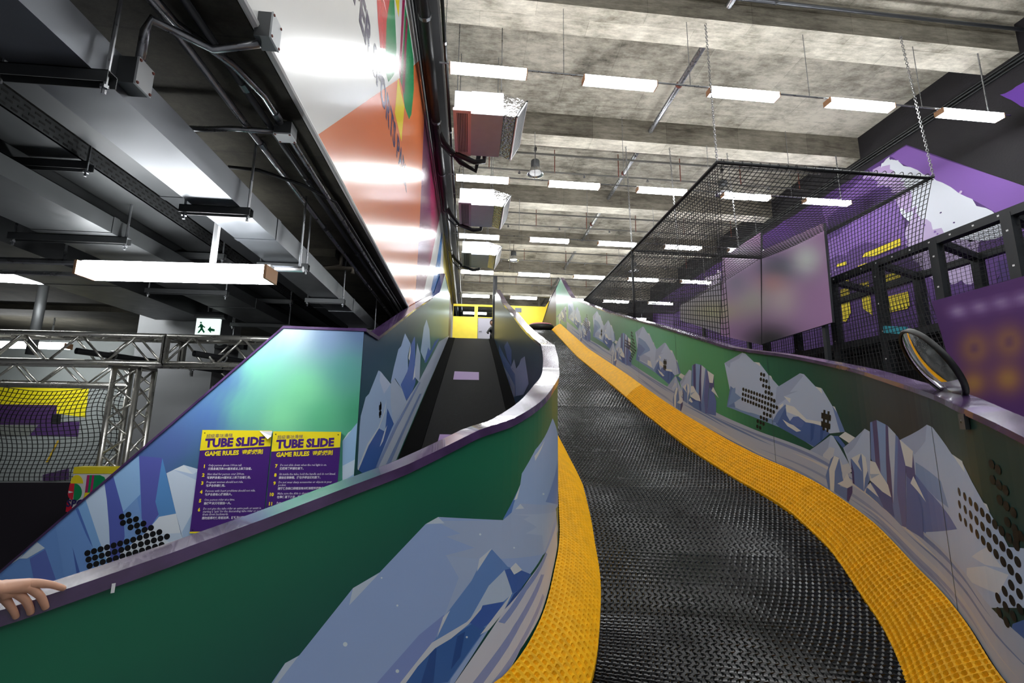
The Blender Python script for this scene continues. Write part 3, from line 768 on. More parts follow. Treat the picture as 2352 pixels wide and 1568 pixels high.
DIV = [
 ([(1530, 530), (1640, 310), (1650, 240), (1735, 90), (1845, -110), (1878, 0), (1880, 440), (1640, 560)], (150, 176, 214)),
 ([(1530, 530), (1640, 310), (1600, 430), (1570, 540)], (84, 124, 186)), ([(1800, 420), (1878, 150), (1880, 440)], (108, 140, 196)),
 ([(1730, 130), (1795, 30), (1735, 160)], WH), ([(1600, 410), (1640, 310), (1620, 400)], WH),
 ([(40, 1600), (150, 1440), (240, 1390), (580, 965), (750, 865), (1040, 560), (1120, 515), (1530, 535), (1640, 430), (1860, 440), (1878, 600), (1780, 760), (1700, 880), (1520, 1100), (1200, 1600)], (148, 172, 214)),
 ([(1100, 540), (1530, 535), (1640, 430), (1860, 440), (1870, 500), (1785, 750), (1370, 780), (1160, 760), (1350, 710), (1170, 640), (1260, 620)], (160, 178, 208)),
 ([(1040, 560), (1120, 515), (1160, 555)], (190, 204, 218)), ([(580, 965), (750, 868), (555, 1075)], (186, 200, 216)), ([(150, 1440), (235, 1395), (85, 1590), (60, 1590)], (186, 200, 216)),
 ([(1610, 465), (1640, 432), (1665, 462)], (196, 206, 216)), ([(1600, 500), (1700, 510), (1660, 530), (1745, 580), (1670, 620), (1780, 632), (1790, 740), (1870, 480)], (172, 188, 212)),
 ([(1170, 760), (1370, 780), (1460, 710), (1370, 860), (1170, 1130), (1100, 1290), (1250, 900)], (160, 180, 212)),
 ([(700, 1600), (1000, 1260), (1160, 1130), (1100, 1290), (860, 1600)], (126, 146, 202)),
 ([(1100, 1290), (1170, 1130), (1330, 920), (1400, 780), (1460, 720), (1560, 830), (1700, 880), (1540, 1100), (1390, 1270), (1200, 1540), (1180, 1600), (860, 1600), (980, 1470), (1080, 1310)], (98, 136, 194)),
 ([(1310, 1180), (1440, 950), (1540, 850), (1590, 1000), (1520, 1060), (1400, 1080)], (176, 194, 216)),
 ([(880, 1600), (1080, 1340), (1180, 1290), (1350, 1180), (1420, 1220), (1340, 1330), (1180, 1560)], (58, 100, 164)),
 ([(1080, 1340), (1110, 1350), (1090, 1560), (1000, 1600)], (44, 80, 142)),
 ([(1240, 1270), (1290, 1240), (1260, 1400), (1200, 1480)], (44, 80, 142)),
 ([(1310, 1180), (1400, 1075), (1510, 1055), (1540, 1050), (1450, 1180), (1390, 1225)], (62, 96, 170)),
 ([(1540, 850), (1600, 835), (1710, 880), (1640, 970), (1590, 1000)], (66, 100, 168)), ([(1500, 1160), (1600, 1000), (1660, 950), (1560, 1090)], (52, 84, 148)),
 ([(850, 1600), (1080, 1310), (1300, 1180), (1400, 1075), (1390, 1100), (1310, 1195), (1200, 1285), (1100, 1345), (990, 1460), (890, 1600)], (198, 204, 212)),
 ([(1385, 1260), (1500, 1110), (1590, 990), (1530, 1120), (1440, 1230)], (200, 206, 214)), ([(1365, 860), (1380, 780), (1460, 712)], (200, 208, 216)),
 ([(1110, 1280), (1150, 1150), (1195, 1105)], (200, 208, 216)), ([(1575, 840), (1610, 805), (1650, 850), (1600, 880)], (206, 212, 216)),
 ([(1200, 1600), (1540, 1100), (1700, 900), (1800, 740), (1868, 560), (1874, 700), (1845, 850), (1760, 1150), (1640, 1350), (1500, 1600)], (196, 200, 212)),
 ([(1310, 1600), (1600, 1200), (1770, 880), (1790, 880), (1640, 1200), (1380, 1600)], (136, 150, 196)), ([(1430, 1600), (1650, 1280), (1780, 1000), (1790, 1020), (1670, 1290), (1480, 1600)], (150, 160, 200)),
 ([(1500, 1180), (1650, 970), (1800, 740), (1810, 750), (1680, 980), (1540, 1190)], (130, 148, 196)),
]
for pts, col in DIV: dpoly(pts, col)
for (x, y, r) in [(530, 1320, 15), (860, 1490, 12), (860, 1075, 7), (1385, 625, 7), (1600, 710, 6), (760, 900, 6), (1785, 370, 7), (1300, 1275, 7)]:
    dpoly([(x + r * math.cos(a), y + r * math.sin(a)) for a in [i * PI / 4 for i in range(8)]], (206, 220, 228))
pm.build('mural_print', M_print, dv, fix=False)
# print on the ramp side of the divider
pm2 = MB()
def bg_div2(p): 
    h = (p[2] - zramp(p[1])) / 1.2; t = max(0, min(1, h)); return tuple(a + (b - a) * t for a, b in zip((58, 84, 110), (44, 62, 78)))
sl = [s for s in ss if dplan(s)[0][1] > 3.0]
for i in range(len(sl) - 1):
    for k in range(4):
        quad = []
        for s, u in ((sl[i], k / 4), (sl[i + 1], k / 4), (sl[i + 1], (k + 1) / 4), (sl[i], (k + 1) / 4)):
            p, nn = dplan(s); q = p - nn * (TH + .002); t = dtop(s); lo = max(.05, zramp(p[1]))
            quad.append((q[0], q[1], lo + (t - .01 - lo) * u))
        pm2.add(quad, [(0, 1, 2, 3)], bg_div2)
XD = 0.81
lz = 0
for reg, pts, col in [('Z5', [(1790, 1420), (1780, 1130), (1830, 1060), (1850, 1000), (1895, 970), (1945, 1280), (1880, 1400)], (150, 170, 206)), ('Z5', [(1650, 960), (1740, 1090), (1790, 1160), (1790, 1420), (1700, 1460), (1600, 1050), (1590, 840)], (98, 122, 176)),
                      ('Z5', [(1600, 1000), (1780, 1300), (1780, 1420), (1700, 1480), (1640, 1250)], (150, 162, 190)), ('Z5', [(1730, 1100), (1770, 1000), (1800, 1130), (1790, 1180)], (160, 178, 206)), ('Z5', [(1650, 860), (1690, 800), (1740, 900), (1740, 1080), (1690, 1000)], (88, 112, 170))]:
    lz += 1; out = []
    for q in pts:
        P = onX(*px(reg, *q), XD); out.append((lane_left(min(max(P[1], 3.2), 16)) - TH - .004 - .0001 * lz, P[1], P[2]))
    pm2.poly(out, col)
pm2.build('mural_print', M_print, dv, fix=False)
m = MB(); pts = []; nrm = []
for s in ss:
    p, nn = dplan(s); c = p - nn * TH / 2; pts.append((c[0], c[1], dtop(s) + .012)); nrm.append((nn[0], nn[1], 0))
strip_cap(m, pts, .135, .04, lambda i: nrm[i]); auto_smooth(m.build('cap', M_cap, dv))
m = MB()
for s in list(np.linspace(DS[-1] - 3.2, DS[-1] - .4, 2)):
    pass
sq, _z = dpix(262, 1328); p, nn = dplan(sq); t = dtop(sq) - .01
m.obox((p[0] + nn[0] * .022, p[1] + nn[1] * .022, t - .018), (-nn[1] * .004, nn[0] * .004, 0), (nn[0] * .002, nn[1] * .002, 0), (0, 0, .012)); m.build('tape_mark', M_white, dv)

# black ramp on the left --------------------------------------------------
rp = empty('ramp', (0, 9, 0), 'black rubber ramp climbing left of the curved dividing wall', 'ramp')
m = MB()
def rquad(mb, x0, x1f, y0, y1, dz, N=60):
    vs = []
    for i in range(N + 1):
        Y = y0 + (y1 - y0) * i / N; z = zramp(Y) + dz; x1 = x1f(Y) if callable(x1f) else x1f; xa = x0(Y) if callable(x0) else x0
        vs += [(xa, Y, z), (x1, Y, z), (xa, Y, z - .08), (x1, Y, z - .08)]
    fs = []
    for i in range(N): a = i * 4; fs += [(a, a + 1, a + 5, a + 4), (a, a + 4, a + 6, a + 2), (a + 1, a + 3, a + 7, a + 5)]
    mb.add(vs, fs + [(0, 2, 3, 1), (N * 4, N * 4 + 1, N * 4 + 3, N * 4 + 2)])
dleft = lambda Y: (lane_left(max(Y, 3.3)) - TH - .005)
rquad(m, -.58, lambda Y: dleft(Y) - .2, 3.0, CREST, 0); m.build('belt', M_belt, rp)
m = MB(); rquad(m, XL + .005, -.585, 3.0, CREST, .012); m.build('edge_strip', M_beltedge, rp)
m = MB(); rquad(m, lambda Y: dleft(Y) - .195, lambda Y: dleft(Y), 3.0, CREST, .012); m.build('edge_strip', M_beltedge, rp)
def on_ramp(x, y):
    d = ray(x, y); t = (zramp(0) - CAMH) / (d[2] - .3147 * d[1]); return ORG + d * t
for pq in ([(1041, 872), (1100, 873), (1100, 855), (1044, 853)], [(1004, 1020), (1060, 1020), (1062, 999), (1010, 998)]):
    pt = MB(); pt.add([on_ramp(*q) + np.array([0, 0, .006]) for q in pq], [(0, 1, 2, 3)]); pt.build('purple_marker', M_patch, rp, fix=False)
# platform at the top
m = MB(); m.box(XL, XR + .1, CREST, 26, ZPLAT - .3, ZPLAT + .004)
tag(m.build('platform', M_belt), 'black platform at the top of the slide and ramp', 'platform')

# left mural wall: front panel with notice boards + wall beside the ramp ----
lw = empty('mural_wall', (XL, 6, 0), 'left mural wall beside the black ramp, sloping front panel with icebergs', 'slide wall')
YB = 3.52
fr = [tuple(onY(x, y, YB)) for x, y in [(652, 750), (840, 757)]]
dg = [tuple(onY(x, y, YB)) for x, y in [(0, 1312)]][0]
sl_ = (dg[2] - fr[0][2]) / (dg[0] - fr[0][0]); xlow = fr[0][0] + (0.1 - fr[0][2]) / sl_
out = [(xlow, YB, 0.0), (xlow, YB, 0.1), fr[0], (XL, YB, fr[1][2]), (XL, YB, 0.0)]
m = MB(); m.prism(out, (0, .08, 0)); m.build('panel', mat('wall_core', (40, 24, 40)), lw)
def bg_board(p):
    K = [(680, 760, (168, 182, 196)), (760, 770, (118, 140, 176)), (830, 765, (98, 120, 160)), (600, 850, (120, 196, 164)), (700, 900, (128, 214, 160)), (800, 850, (88, 154, 146)), (830, 950, (70, 156, 118)),
         (560, 940, (112, 190, 166)), (480, 960, (84, 116, 176)), (400, 1030, (86, 108, 168)), (440, 1080, (74, 112, 142)), (650, 960, (134, 222, 164)), (620, 790, (130, 180, 180)), (740, 960, (96, 190, 140)), (520, 870, (80, 110, 160)), (330, 1100, (84, 110, 170)), (800, 1060, (90, 170, 150))]
    c = RW.T @ (np.array(p) - ORG); x, y = CX + F * c[0] / c[2], CY - F * c[1] / c[2]
    ws = [1 / ((x - a) ** 2 + (y - b) ** 2 + 900) ** 1.6 for a, b, _ in K]; S = sum(ws)
    return tuple(sum(w * k[2][i] for w, k in zip(ws, K)) / S for i in range(3))
fm = MB()
NX, NZ = 46, 30
for i in range(NX):
    for k in range(NZ):
        x0 = xlow + (XL - xlow) * i / NX; x1 = xlow + (XL - xlow) * (i + 1) / NX; q = []
        for x, u in ((x0, k / NZ), (x1, k / NZ), (x1, (k + 1) / NZ), (x0, (k + 1) / NZ)):
            t = min(fr[0][2] + sl_ * (x - fr[0][0]), fr[0][2] + (fr[1][2] - fr[0][2]) * max(0, (x - fr[0][0]) / (XL - fr[0][0]))) if x < fr[0][0] else fr[0][2] + (fr[1][2] - fr[0][2]) * (x - fr[0][0]) / (XL - fr[0][0])
            q.append((x, YB - .002, u * t))
        fm.add(q, [(0, 1, 2, 3)], bg_board)
LB = [
 ([(0, 1500), (1240, 440), (1520, 220), (1775, 245), (1900, 860), (2000, 1130), (2200, 1500), (900, 2300), (-400, 2300), (-400, 1800)], (108, 150, 212)),
 ([(1240, 440), (1520, 220), (1535, 640), (1350, 830)], (146, 186, 228)), ([(1350, 840), (1500, 680), (1545, 900), (1600, 1060), (1365, 1180)], (120, 158, 212)),
 ([(1520, 220), (1775, 245), (1700, 720), (1735, 860), (1600, 1060), (1550, 900), (1535, 500)], (92, 98, 176)),
 ([(1775, 245), (1925, 850), (1740, 880), (1700, 720)], (92, 146, 204)),
 ([(1820, 410), (2010, 320), (2200, 375), (2400, 700), (2400, 1400), (2000, 1130), (1925, 850)], (208, 222, 238)),
 ([(1890, 370), (2180, 500), (2190, 375), (2110, 420)], (184, 204, 230)), ([(2010, 320), (2110, 420), (1900, 370)], (226, 234, 240)), ([(1990, 1050), (2130, 790), (2180, 1100), (2000, 1140)], (170, 196, 226)),
 ([(1590, 1060), (1740, 885), (1925, 850), (1975, 1060), (2000, 1130), (2100, 1300), (1290, 1500), (1290, 1390), (1320, 1280)], (220, 228, 236)),
 ([(1700, 1080), (1975, 1060), (2000, 1130), (1850, 1160)], (196, 212, 230)),
 ([(1145, 520), (1240, 440), (1350, 840), (1365, 1100), (1290, 1390), (1210, 1500), (1195, 1000), (1170, 700)], (86, 98, 176)),
 ([(940, 700), (1145, 525), (1170, 700), (1195, 1000), (1210, 1410), (1170, 1420), (1090, 1150)], (194, 214, 236)),
 ([(850, 780), (940, 700), (1090, 1150), (1210, 1460), (1080, 1500), (1000, 1200)], (126, 172, 222)),
 ([(610, 980), (850, 780), (1000, 1200), (1090, 1480), (890, 1560), (720, 1640)], (112, 154, 214)),
 ([(830, 800), (860, 790), (1000, 1160), (1020, 1230), (940, 1070)], (78, 110, 182)), ([(795, 1210), (890, 1540), (850, 1560)], (72, 100, 172)),
 ([(330, 1340), (500, 1240), (640, 1640), (400, 1700)], (96, 114, 186)),
 ([(220, 1340), (410, 1160), (495, 1225), (300, 1340)], (206, 220, 232)), ([(80, 1420), (260, 1290), (220, 1340), (150, 1385)], (206, 220, 232)),
 ([(3740, 60), (3900, -140), (3940, -180), (3990, -200), (4000, 500), (3740, 600)], (150, 186, 222)), ([(3740, 60), (3800, -30), (3840, -60), (3780, 20)], (206, 220, 230)), ([(3740, 330), (4000, 260), (4000, 420), (3740, 500)], (196, 214, 232)),
]
bl = 0
def inboard(x): return x < XL
for pts, col in LB:
    bl += 1; q = []
    for p in pts:
        P = onY(*px('L7', *p), YB); x = min(P[0], XL - .002); lim = fr[0][2] + sl_ * (x - fr[0][0]) if x < fr[0][0] else 9
        q.append((max(x, xlow), YB - .003 - .00004 * bl, min(max(P[2], .01), lim - .01)))
    fm.poly(q, col)
fm.build('mural_print', M_print, lw, fix=False)
m = MB(); 
for r0 in range(3):
    n = (12, 13, 12)[r0]
    for i in range(n):
        P = onY(*px('L7', 960 + 12 * r0 + i * 71.2, 1280 + 69.5 * r0 - i * 20.8), YB); disc(m, (P[0], YB - .0042, P[2]), (1, 0, 0), (0, 0, 1), .0195, 18)
for q in [(1335, 883), (1406, 862), (1347, 951), (1418, 930), (1488, 910), (1430, 999), (1500, 979), (1570, 958), (1512, 1047), (1582, 1026), (1652, 1006)]:
    P = onY(*px('L7', *q), YB); disc(m, (P[0], YB - .0042, P[2]), (1, 0, 0), (0, 0, 1), .0195, 18)
m.build('dotted_arrow', M_dot, lw, fix=False)
m = MB(); strip_cap(m, [(xlow, YB + .04, .1), (fr[0][0], YB + .04, fr[0][2] + .006), (XL + .02, YB + .04, fr[1][2] + .006)], .1, .02, (0, 1, 0)); m.build('cap', M_cap, lw)
# side wall on X = XL
TL = [tuple(onX(x, y, XL)[1:]) for x, y in [(840, 757), (866, 776), (945, 715), (1008, 673), (1021, 629), (1037, 700)]]
TL = [(YB, fr[1][2])] + TL[1:]
m = MB(); n = len(TL); vs = []
for (Y, z) in TL: vs += [(XL, Y, max(0, zramp(Y) - .5)), (XL, Y, z), (XL - .1, Y, z), (XL - .1, Y, max(0, zramp(Y) - .5))]
fs = []
for i in range(n - 1):
    for k in range(4): fs.append((i * 4 + k, (i + 1) * 4 + k, (i + 1) * 4 + (k + 1) % 4, i * 4 + (k + 1) % 4))
m.add(vs, fs + [(0, 1, 2, 3), tuple(4 * (n - 1) + k for k in (3, 2, 1, 0))]); m.build('panel', mat('wall_core', (40, 24, 40)), lw)
def bg_left(p):
    Y = p[1]; h = max(0, min(1, (p[2] - zramp(Y)) / 1.9)); a = (24, 92, 78); b = (48, 66, 96)
    c = [u + (v - u) * h for u, v in zip(a, b)]; t = max(0, min(1, (Y - 6) / 4)); g = (92, 132, 118)  # far stretch paled in the colour to imitate the reflection on the wall
    return tuple(c[i] + (g[i] - c[i]) * t for i in range(3))
sm = MB(); tyy = [p[0] for p in TL]; tzz = [p[1] for p in TL]
for i in range(80):
    y0 = YB + (16.2 - YB) * i / 80; y1 = YB + (16.2 - YB) * (i + 1) / 80
    for k in range(4):
        q = []
        for Y, u in ((y0, k / 4), (y1, k / 4), (y1, (k + 1) / 4), (y0, (k + 1) / 4)):
            lo = max(.1, zramp(Y)); q.append((XL + .002, Y, lo + (interp(Y, tyy, tzz) - lo) * u))
        sm.add(q, [(0, 1, 2, 3)], bg_left)
LRP = [
 ([(20, 1100), (30, 1000), (75, 830), (105, 800), (190, 590), (210, 600), (300, 710), (330, 655), (440, 820), (440, 870), (380, 1000), (160, 1470), (0, 1470)], (162, 186, 220)),
 ([(300, 710), (330, 660), (435, 800), (440, 870), (330, 1080), (300, 900)], (176, 190, 214)), ([(210, 600), (300, 710), (240, 800), (200, 680)], (184, 196, 222)),
 ([(0, 1480), (90, 1260), (190, 1110), (250, 1140), (270, 930), (330, 1070), (310, 1110), (160, 1475), (80, 1540)], (60, 98, 168)),
 ([(0, 1475), (90, 1250), (185, 1110), (235, 980), (265, 850), (250, 960), (195, 1110), (100, 1268), (8, 1490)], (206, 212, 220)), ([(200, 1280), (250, 1120), (270, 1080), (230, 1230)], (206, 212, 220)),
 ([(300, 700), (330, 560), (370, 400), (395, 370), (430, 255), (480, 350), (455, 460), (460, 800), (440, 870), (430, 800), (340, 660)], (160, 184, 222)),
 ([(390, 720), (450, 600), (520, 280), (525, 700), (480, 820), (440, 860)], (86, 116, 186)), ([(480, 370), (515, 285), (520, 420), (490, 640), (460, 640)], (92, 118, 184)),
 ([(460, 480), (480, 350), (482, 420), (470, 500)], WH), ([(500, 680), (520, 540), (530, 510), (525, 640)], WH),
 ([(520, 520), (540, 340), (570, 450), (560, 700), (520, 650)], (174, 190, 214)), ([(570, 420), (600, 200), (625, 130), (650, 220), (660, 400), (610, 510)], (164, 188, 214)),
 ([(605, 520), (640, 380), (660, 420), (700, 330), (740, 300), (620, 520)], (80, 112, 180)),
 ([(160, 1470), (440, 870), (560, 680), (740, 330), (830, 280), (800, 350), (590, 830), (350, 1395), (260, 1440)], (182, 192, 210)),
 ([(255, 1440), (420, 1100), (560, 800), (580, 800), (440, 1100), (300, 1425)], (124, 146, 190)), ([(160, 1470), (330, 1100), (560, 690), (570, 700), (360, 1100), (190, 1460)], (130, 150, 194)),
]
sl2 = 0
for pts, col in LRP:
    sl2 += 1; q = []
    for p in pts:
        P = onX(*px('LR', *p), XL); Y = max(P[1], YB + .005); lo = zramp(Y)
        q.append((XL + .003 + .00004 * sl2, Y, max(min(P[2], interp(Y, tyy, tzz) - .02), lo)))
    sm.poly(q, col)
sm.build('mural_print', M_print, lw, fix=False)
m = MB()
for p in [[(205, 868), (214, 875), (208, 1015), (196, 1018)], [(194, 905), (218, 885), (217, 940), (194, 950)], [(194, 965), (217, 955), (216, 990), (194, 1000)]]:
    m.poly([(XL + .004, *onX(*px('LR', *q), XL)[1:]) for q in p])
m.build('hash_mark', M_dot, lw, fix=False)
m = MB(); strip_cap(m, [(XL - .05, Y, z + .012) for Y, z in TL], .13, .03, (1, 0, 0)); m.build('cap', M_cap, lw)

# ------------------------------------------------------------------ lettering helper
def text_mesh(body, size, bold=0.0, align='LEFT', sx=1.0, shear=0.0, res=2, spacing=1.0):
    cu = bpy.data.curves.new('lettering', 'FONT'); cu.body = body; cu.size = size; cu.align_x = align; cu.offset = bold; cu.shear = shear
    cu.resolution_u = res; cu.fill_mode = 'BOTH'; cu.space_character = spacing
    ob = bpy.data.objects.new('lettering_tmp', cu); COL.objects.link(ob)
    dg_ = bpy.context.evaluated_depsgraph_get(); ev = ob.evaluated_get(dg_); me = ev.to_mesh()
    v = [(p.co.x * sx, p.co.y) for p in me.vertices]; f = [tuple(p.vertices) for p in me.polygons]
    ev.to_mesh_clear(); bpy.data.objects.remove(ob); bpy.data.curves.remove(cu)
    return v, f
def put_text(mb, tm, o, ex, ey, col):
    v, f = tm; o = np.array(o, float); ex = np.array(ex, float); ey = np.array(ey, float)
    mb.add([tuple(o + ex * a + ey * b) for a, b in v], f, col)

# ------------------------------------------------------------------ banner on the left upper wall
XB = -0.95
bn = empty('banner', (XB, 8, 3.2), 'huge white and orange printed banner high on the left wall', 'banner')
bot = 3.27; ytop = 7.42
m = MB(); m.box(XB - .02, XB, -1.0, 24, bot, ytop, ); m.build('backing', mat('banner_frame', (214, 214, 212), .4), bn)
m = MB(); m.tube([(XB - .005, -1.0, bot - .012), (XB - .005, 24, bot - .012)], .018, 8); m.build('bottom_frame', mat('banner_frame'), bn)
g = MB(); bl2 = [0]
def bpoly(pts, col, reg=None):
    bl2[0] += 1; q = []
    for p in pts:
        P = onX(*(px(reg, *p) if reg else p), XB); q.append((XB + .0015 + .00006 * bl2[0], min(max(P[1], -1), 24), min(max(P[2], bot), ytop)))
    g.poly(q, col)
g.add([(XB + .001, -1, bot), (XB + .001, 24, bot), (XB + .001, 24, ytop), (XB + .001, -1, ytop)], [(0, 1, 2, 3)], (228, 228, 226))
bpoly([(728, 316), (917, 180), (964, 138), (1010, 480), (1011, 492), (967, 700), (945, 715)], (226, 122, 70))
bpoly([(975, 249), (1000, 300), (1013, 480), (1011, 492), (967, 700), (952, 716), (956, 640), (963, 534)], (132, 54, 98))
bpoly([(986, 300), (1000, 300), (1013, 480), (1011, 492), (985, 620), (990, 500)], (176, 40, 96))
bpoly([(1014, 532), (1016, 545), (1009, 640), (998, 690), (990, 664), (1003, 600)], (44, 120, 190))
bpoly([(1019, 530), (1040, 640), (1040, 700), (1020, 690), (1018, 620)], (236, 212, 60))
LOGO = [([(1072, 0), (1160, 0), (1138, 140), (1132, 330), (1095, 320), (1080, 150)], (206, 42, 52)), ([(1160, 0), (1190, 0), (1205, 330), (1190, 500), (1150, 555), (1130, 480), (1132, 330), (1138, 140)], (20, 140, 84)),
        ([(1120, 0), (1140, 95), (1115, 0)], (232, 232, 230)), ([(1197, 0), (1225, 0), (1220, 120)], (236, 214, 40)),
        ([(1262, 30), (1290, 180), (1320, 400), (1322, 600), (1305, 770), (1290, 805), (1260, 720), (1245, 600), (1230, 540), (1250, 300)], (20, 140, 84)),
        ([(1245, 0), (1262, 0), (1240, 400), (1232, 560), (1222, 480)], (160, 28, 84)), ([(1270, 100), (1280, 140), (1258, 640), (1243, 600)], (160, 28, 84)),
        ([(1215, 520), (1258, 720), (1238, 955), (1193, 760)], (238, 216, 36))]
for pts, col in LOGO: bpoly(pts, col, 'B2')
g.build('banner_print', M_banner, bn, fix=False)
tm = text_mesh('SUPER SPORTS PARK', .40, .014)
_w = max(a for a, _ in tm[0]); tm = ([(a * 3.42 / _w, b) for a, b in tm[0]], tm[1])
L = MB(); put_text(L, tm, (XB + .0032, 2.58, 4.71), (0, 1.0, 0), (0, 0, 1), (52, 44, 92)); L.build('banner_lettering', M_banner, bn, fix=False)

# ------------------------------------------------------------------ notice boards
P1 = [onY(x, y, YB) for x, y in [(468, 987), (627, 990), (447, 1223)]]
P2 = [onY(x, y, YB) for x, y in [(630, 990), (791, 992)]]
bw = P1[1][0] - P1[0][0]; bh = P1[0][2] - P1[2][2]
RULES = [[('1', ['Only person above 100cm tall.'], '只限身高超過100厘米或以上的參加者。'), ('2', ['Not ideal for person over 200cm.'], '不建議身高200厘米以上的參加者使用。'), ('3', ['Pregnant women should not ride.'], '不適合孕婦使用。'),
          ('4', ['Persons with heart problems should not ride.'], '不適合患有心臟病的人。'), ('5', ['One person rider at a time.'], '滑梯每次只可容納一人。'),
          ('6', ['Do not give the tube rider an extra push or assist in', "starting a 'spin' for the descending tube rider or send", 'them down backwards.'], '請勿給車呔使用者加速、旋轉及倒轉向下滑。')],
         [('7', ['Do not slide down when the red light is on.'], '紅燈亮著時請勿滑下。'), ('8', ['Sit inside the tube, hold the handle and do not kneel.'], '請坐在車輪裡、握住手柄並切勿跪下。'),
          ('9', ['Do not wear sharp accessories or objects in your', 'pocket.'], '請確保你的口袋裡沒有尖銳的配件和物品。'), ('10', ['Make sure the slide is clear before you slide.'], '在準備滑下之前，請確保滑梯暢通。'), ('11', ['Return the tube after use.'], '用後請交還車呔。')]]
ROWZ = [[.356, .442, .520, .605, .690, .775], [.345, .435, .515, .625, .715]]
def board(x0, ztop_, rules, rowz, label):
    y = YB - .016
    o = empty('notice_board', (x0, YB, ztop_ - bh), label, 'sign', 'tube slide rule boards')
    m = MB(); m.box(x0, x0 + bw, y, YB - .0085, ztop_ - bh, ztop_); m.build('board', mat('board_purple', (74, 38, 122), .35), o)
    g = MB(); yy = y - .0006
    g.poly([(x0, yy, ztop_), (x0 + bw, yy, ztop_), (x0 + bw, yy, ztop_ - .158 * bh), (x0, yy, ztop_ - .205 * bh)], (250, 228, 40))
    g.build('colour_band', M_sign, o, fix=False); g = MB()
    g.poly([(x0, yy, ztop_ - bh), (x0 + bw, yy, ztop_ - bh), (x0 + bw, yy, ztop_ - .985 * bh), (x0, yy, ztop_ - .985 * bh)], (250, 228, 40))
    g.build('colour_band', M_sign, o, fix=False)
    def line(tm_, o_, ex_, ey_, c_):
        L = MB(); put_text(L, tm_, o_, ex_, ey_, c_); L.build('lettering', M_sign, o, fix=False)
    yt = y - .0012; tl = .045
    ex = np.array([1, 0, tl]); ez = np.array([0, 0, 1.0])
    P = lambda u, v: (x0 + u * bw, yt, ztop_ - v * bh)
    line(text_mesh('超級車呔滑梯', .030), P(.065, .078), ex, ez, (110, 84, 110))
    line(text_mesh('TUBE SLIDE', .080, .0042, sx=.98), P(.065, .170), ex, ez, (74, 38, 122))
    line(text_mesh('GAME RULES', .043, .0018, sx=.93), P(.075, .258), ex, ez, (250, 228, 40))
    line(text_mesh('遊戲規則', .036, .001), P(.60, .240), ex, ez, (250, 228, 40))
    for (num, en, zh), v in zip(rules, rowz):
        line(text_mesh(num, .031, .0016), P(.075 if len(num) == 1 else .03, v + .018), (1, 0, 0), ez, (250, 228, 40))
        for i, t in enumerate(en): line(text_mesh(t, .0212, .0002, sx=.86, shear=.15, res=1), P(.145, v + .004 + i * .027), (1, 0, .008), ez, (222, 214, 232))
        line(text_mesh(zh, .0195, .0004, res=1, sx=.9), P(.145, v + .004 + .035 + .027 * (len(en) - 1)), (1, 0, .008), ez, (230, 224, 238))
    for u, v in ((.04, .03), (.96, .03), (.04, .97)):
        s_ = MB(); s_.lathe((x0 + u * bw, y, ztop_ - v * bh), [(0.0001, -.002), (.004, -.002), (.004, 0)], 8, 'y'); s_.build('screw', M_bsteel, o)
    return o
b1 = board(P1[0][0], P1[0][2], RULES[0], ROWZ[0], 'tube slide rule board with a peeled corner, rules one to six')
b2 = board(P2[0][0], P2[0][2], RULES[1], ROWZ[1], 'tube slide rule board nearer the ramp, rules seven to eleven')
c0 = P1[1]
m = MB(); m.add([(c0[0] - .085, YB - .0185, c0[2] + .001), (c0[0] + .003, YB - .0185, c0[2] + .001), (c0[0] + .001, YB - .022, c0[2] - .035), (c0[0] - .015, YB - .04, c0[2] - .055)], [(0, 1, 2), (0, 2, 3)]); m.build('peeled_corner', M_white, b1, fix=False)

# ------------------------------------------------------------------ end wall on the platform
YW = 20.5; ZW = 6.86
def wq(x, y): return onY(x, y, YW)
x0, x1 = -0.85, 3.5; w1 = (-.84, .12, 6.27, 6.76); w2 = (.28, .95, 6.27, 6.765); dr = (.27, .955, ZPLAT, 6.24)
ew = empty('wall_platform', (1.3, YW, ZPLAT), kind='structure')
m = MB()
for a in [(x0, w1[0], ZPLAT, ZW), (w1[1], w2[0], ZPLAT, ZW), (w2[1], x1, ZPLAT, ZW), (w1[0], w1[1], ZPLAT, w1[2]), (w1[0], w1[1], w1[3], ZW), (w2[0], w2[1], w2[3], ZW), (w2[0], w2[1], dr[3], w2[2])]:
    m.box(a[0], a[1], YW, YW + .1, a[2], a[3])
m.build('panel', M_yel, ew)
m = MB(); m.box(x1 - .08, x1, 17.0, YW, ZPLAT, ZW); m.build('return_panel', M_yel, ew)
m = MB(); m.box(x1 - .12, x1 - .08, 16.9, 17.3, ZPLAT, ZW - .1); m.build('post', M_galv2, ew)
for i, w in enumerate((w1, w2)):
    o = empty('window_%d' % (i + 1), (w[0], YW, w[2]), kind='structure')
    m = MB(); m.box(w[0], w[1], YW + .045, YW + .055, w[2], w[3]); m.build('pane', M_glass, o)
o = empty('door_1', (dr[0], YW, dr[2]), kind='structure')
m = MB(); m.box(dr[0] + .03, dr[1] - .03, YW + .02, YW + .07, dr[2], dr[3]); m.build('leaf', M_doorm, o)
m = MB(); m.tube([(dr[0] + .08, YW - .02, 5.6), (dr[0] + .2, YW - .02, 5.6)], .015, 6); m.build('handle', M_steel, o)
m = MB(); m.box(2.0, 2.3, YW - .03, YW - .002, 6.55, 6.75); tag(m.build('wall_notice', mat('notice', (90, 96, 110))), 'small grey notice on the yellow end wall above the ramp', 'notice')
# black post at the end of the divider
m = MB(); m.box(.78, .93, 16.62, 16.78, ZPLAT, onY(1152, 635, 16.7)[2]); tag(m.build('post', M_bsteel), 'black square post at the top end of the dividing wall', 'post')

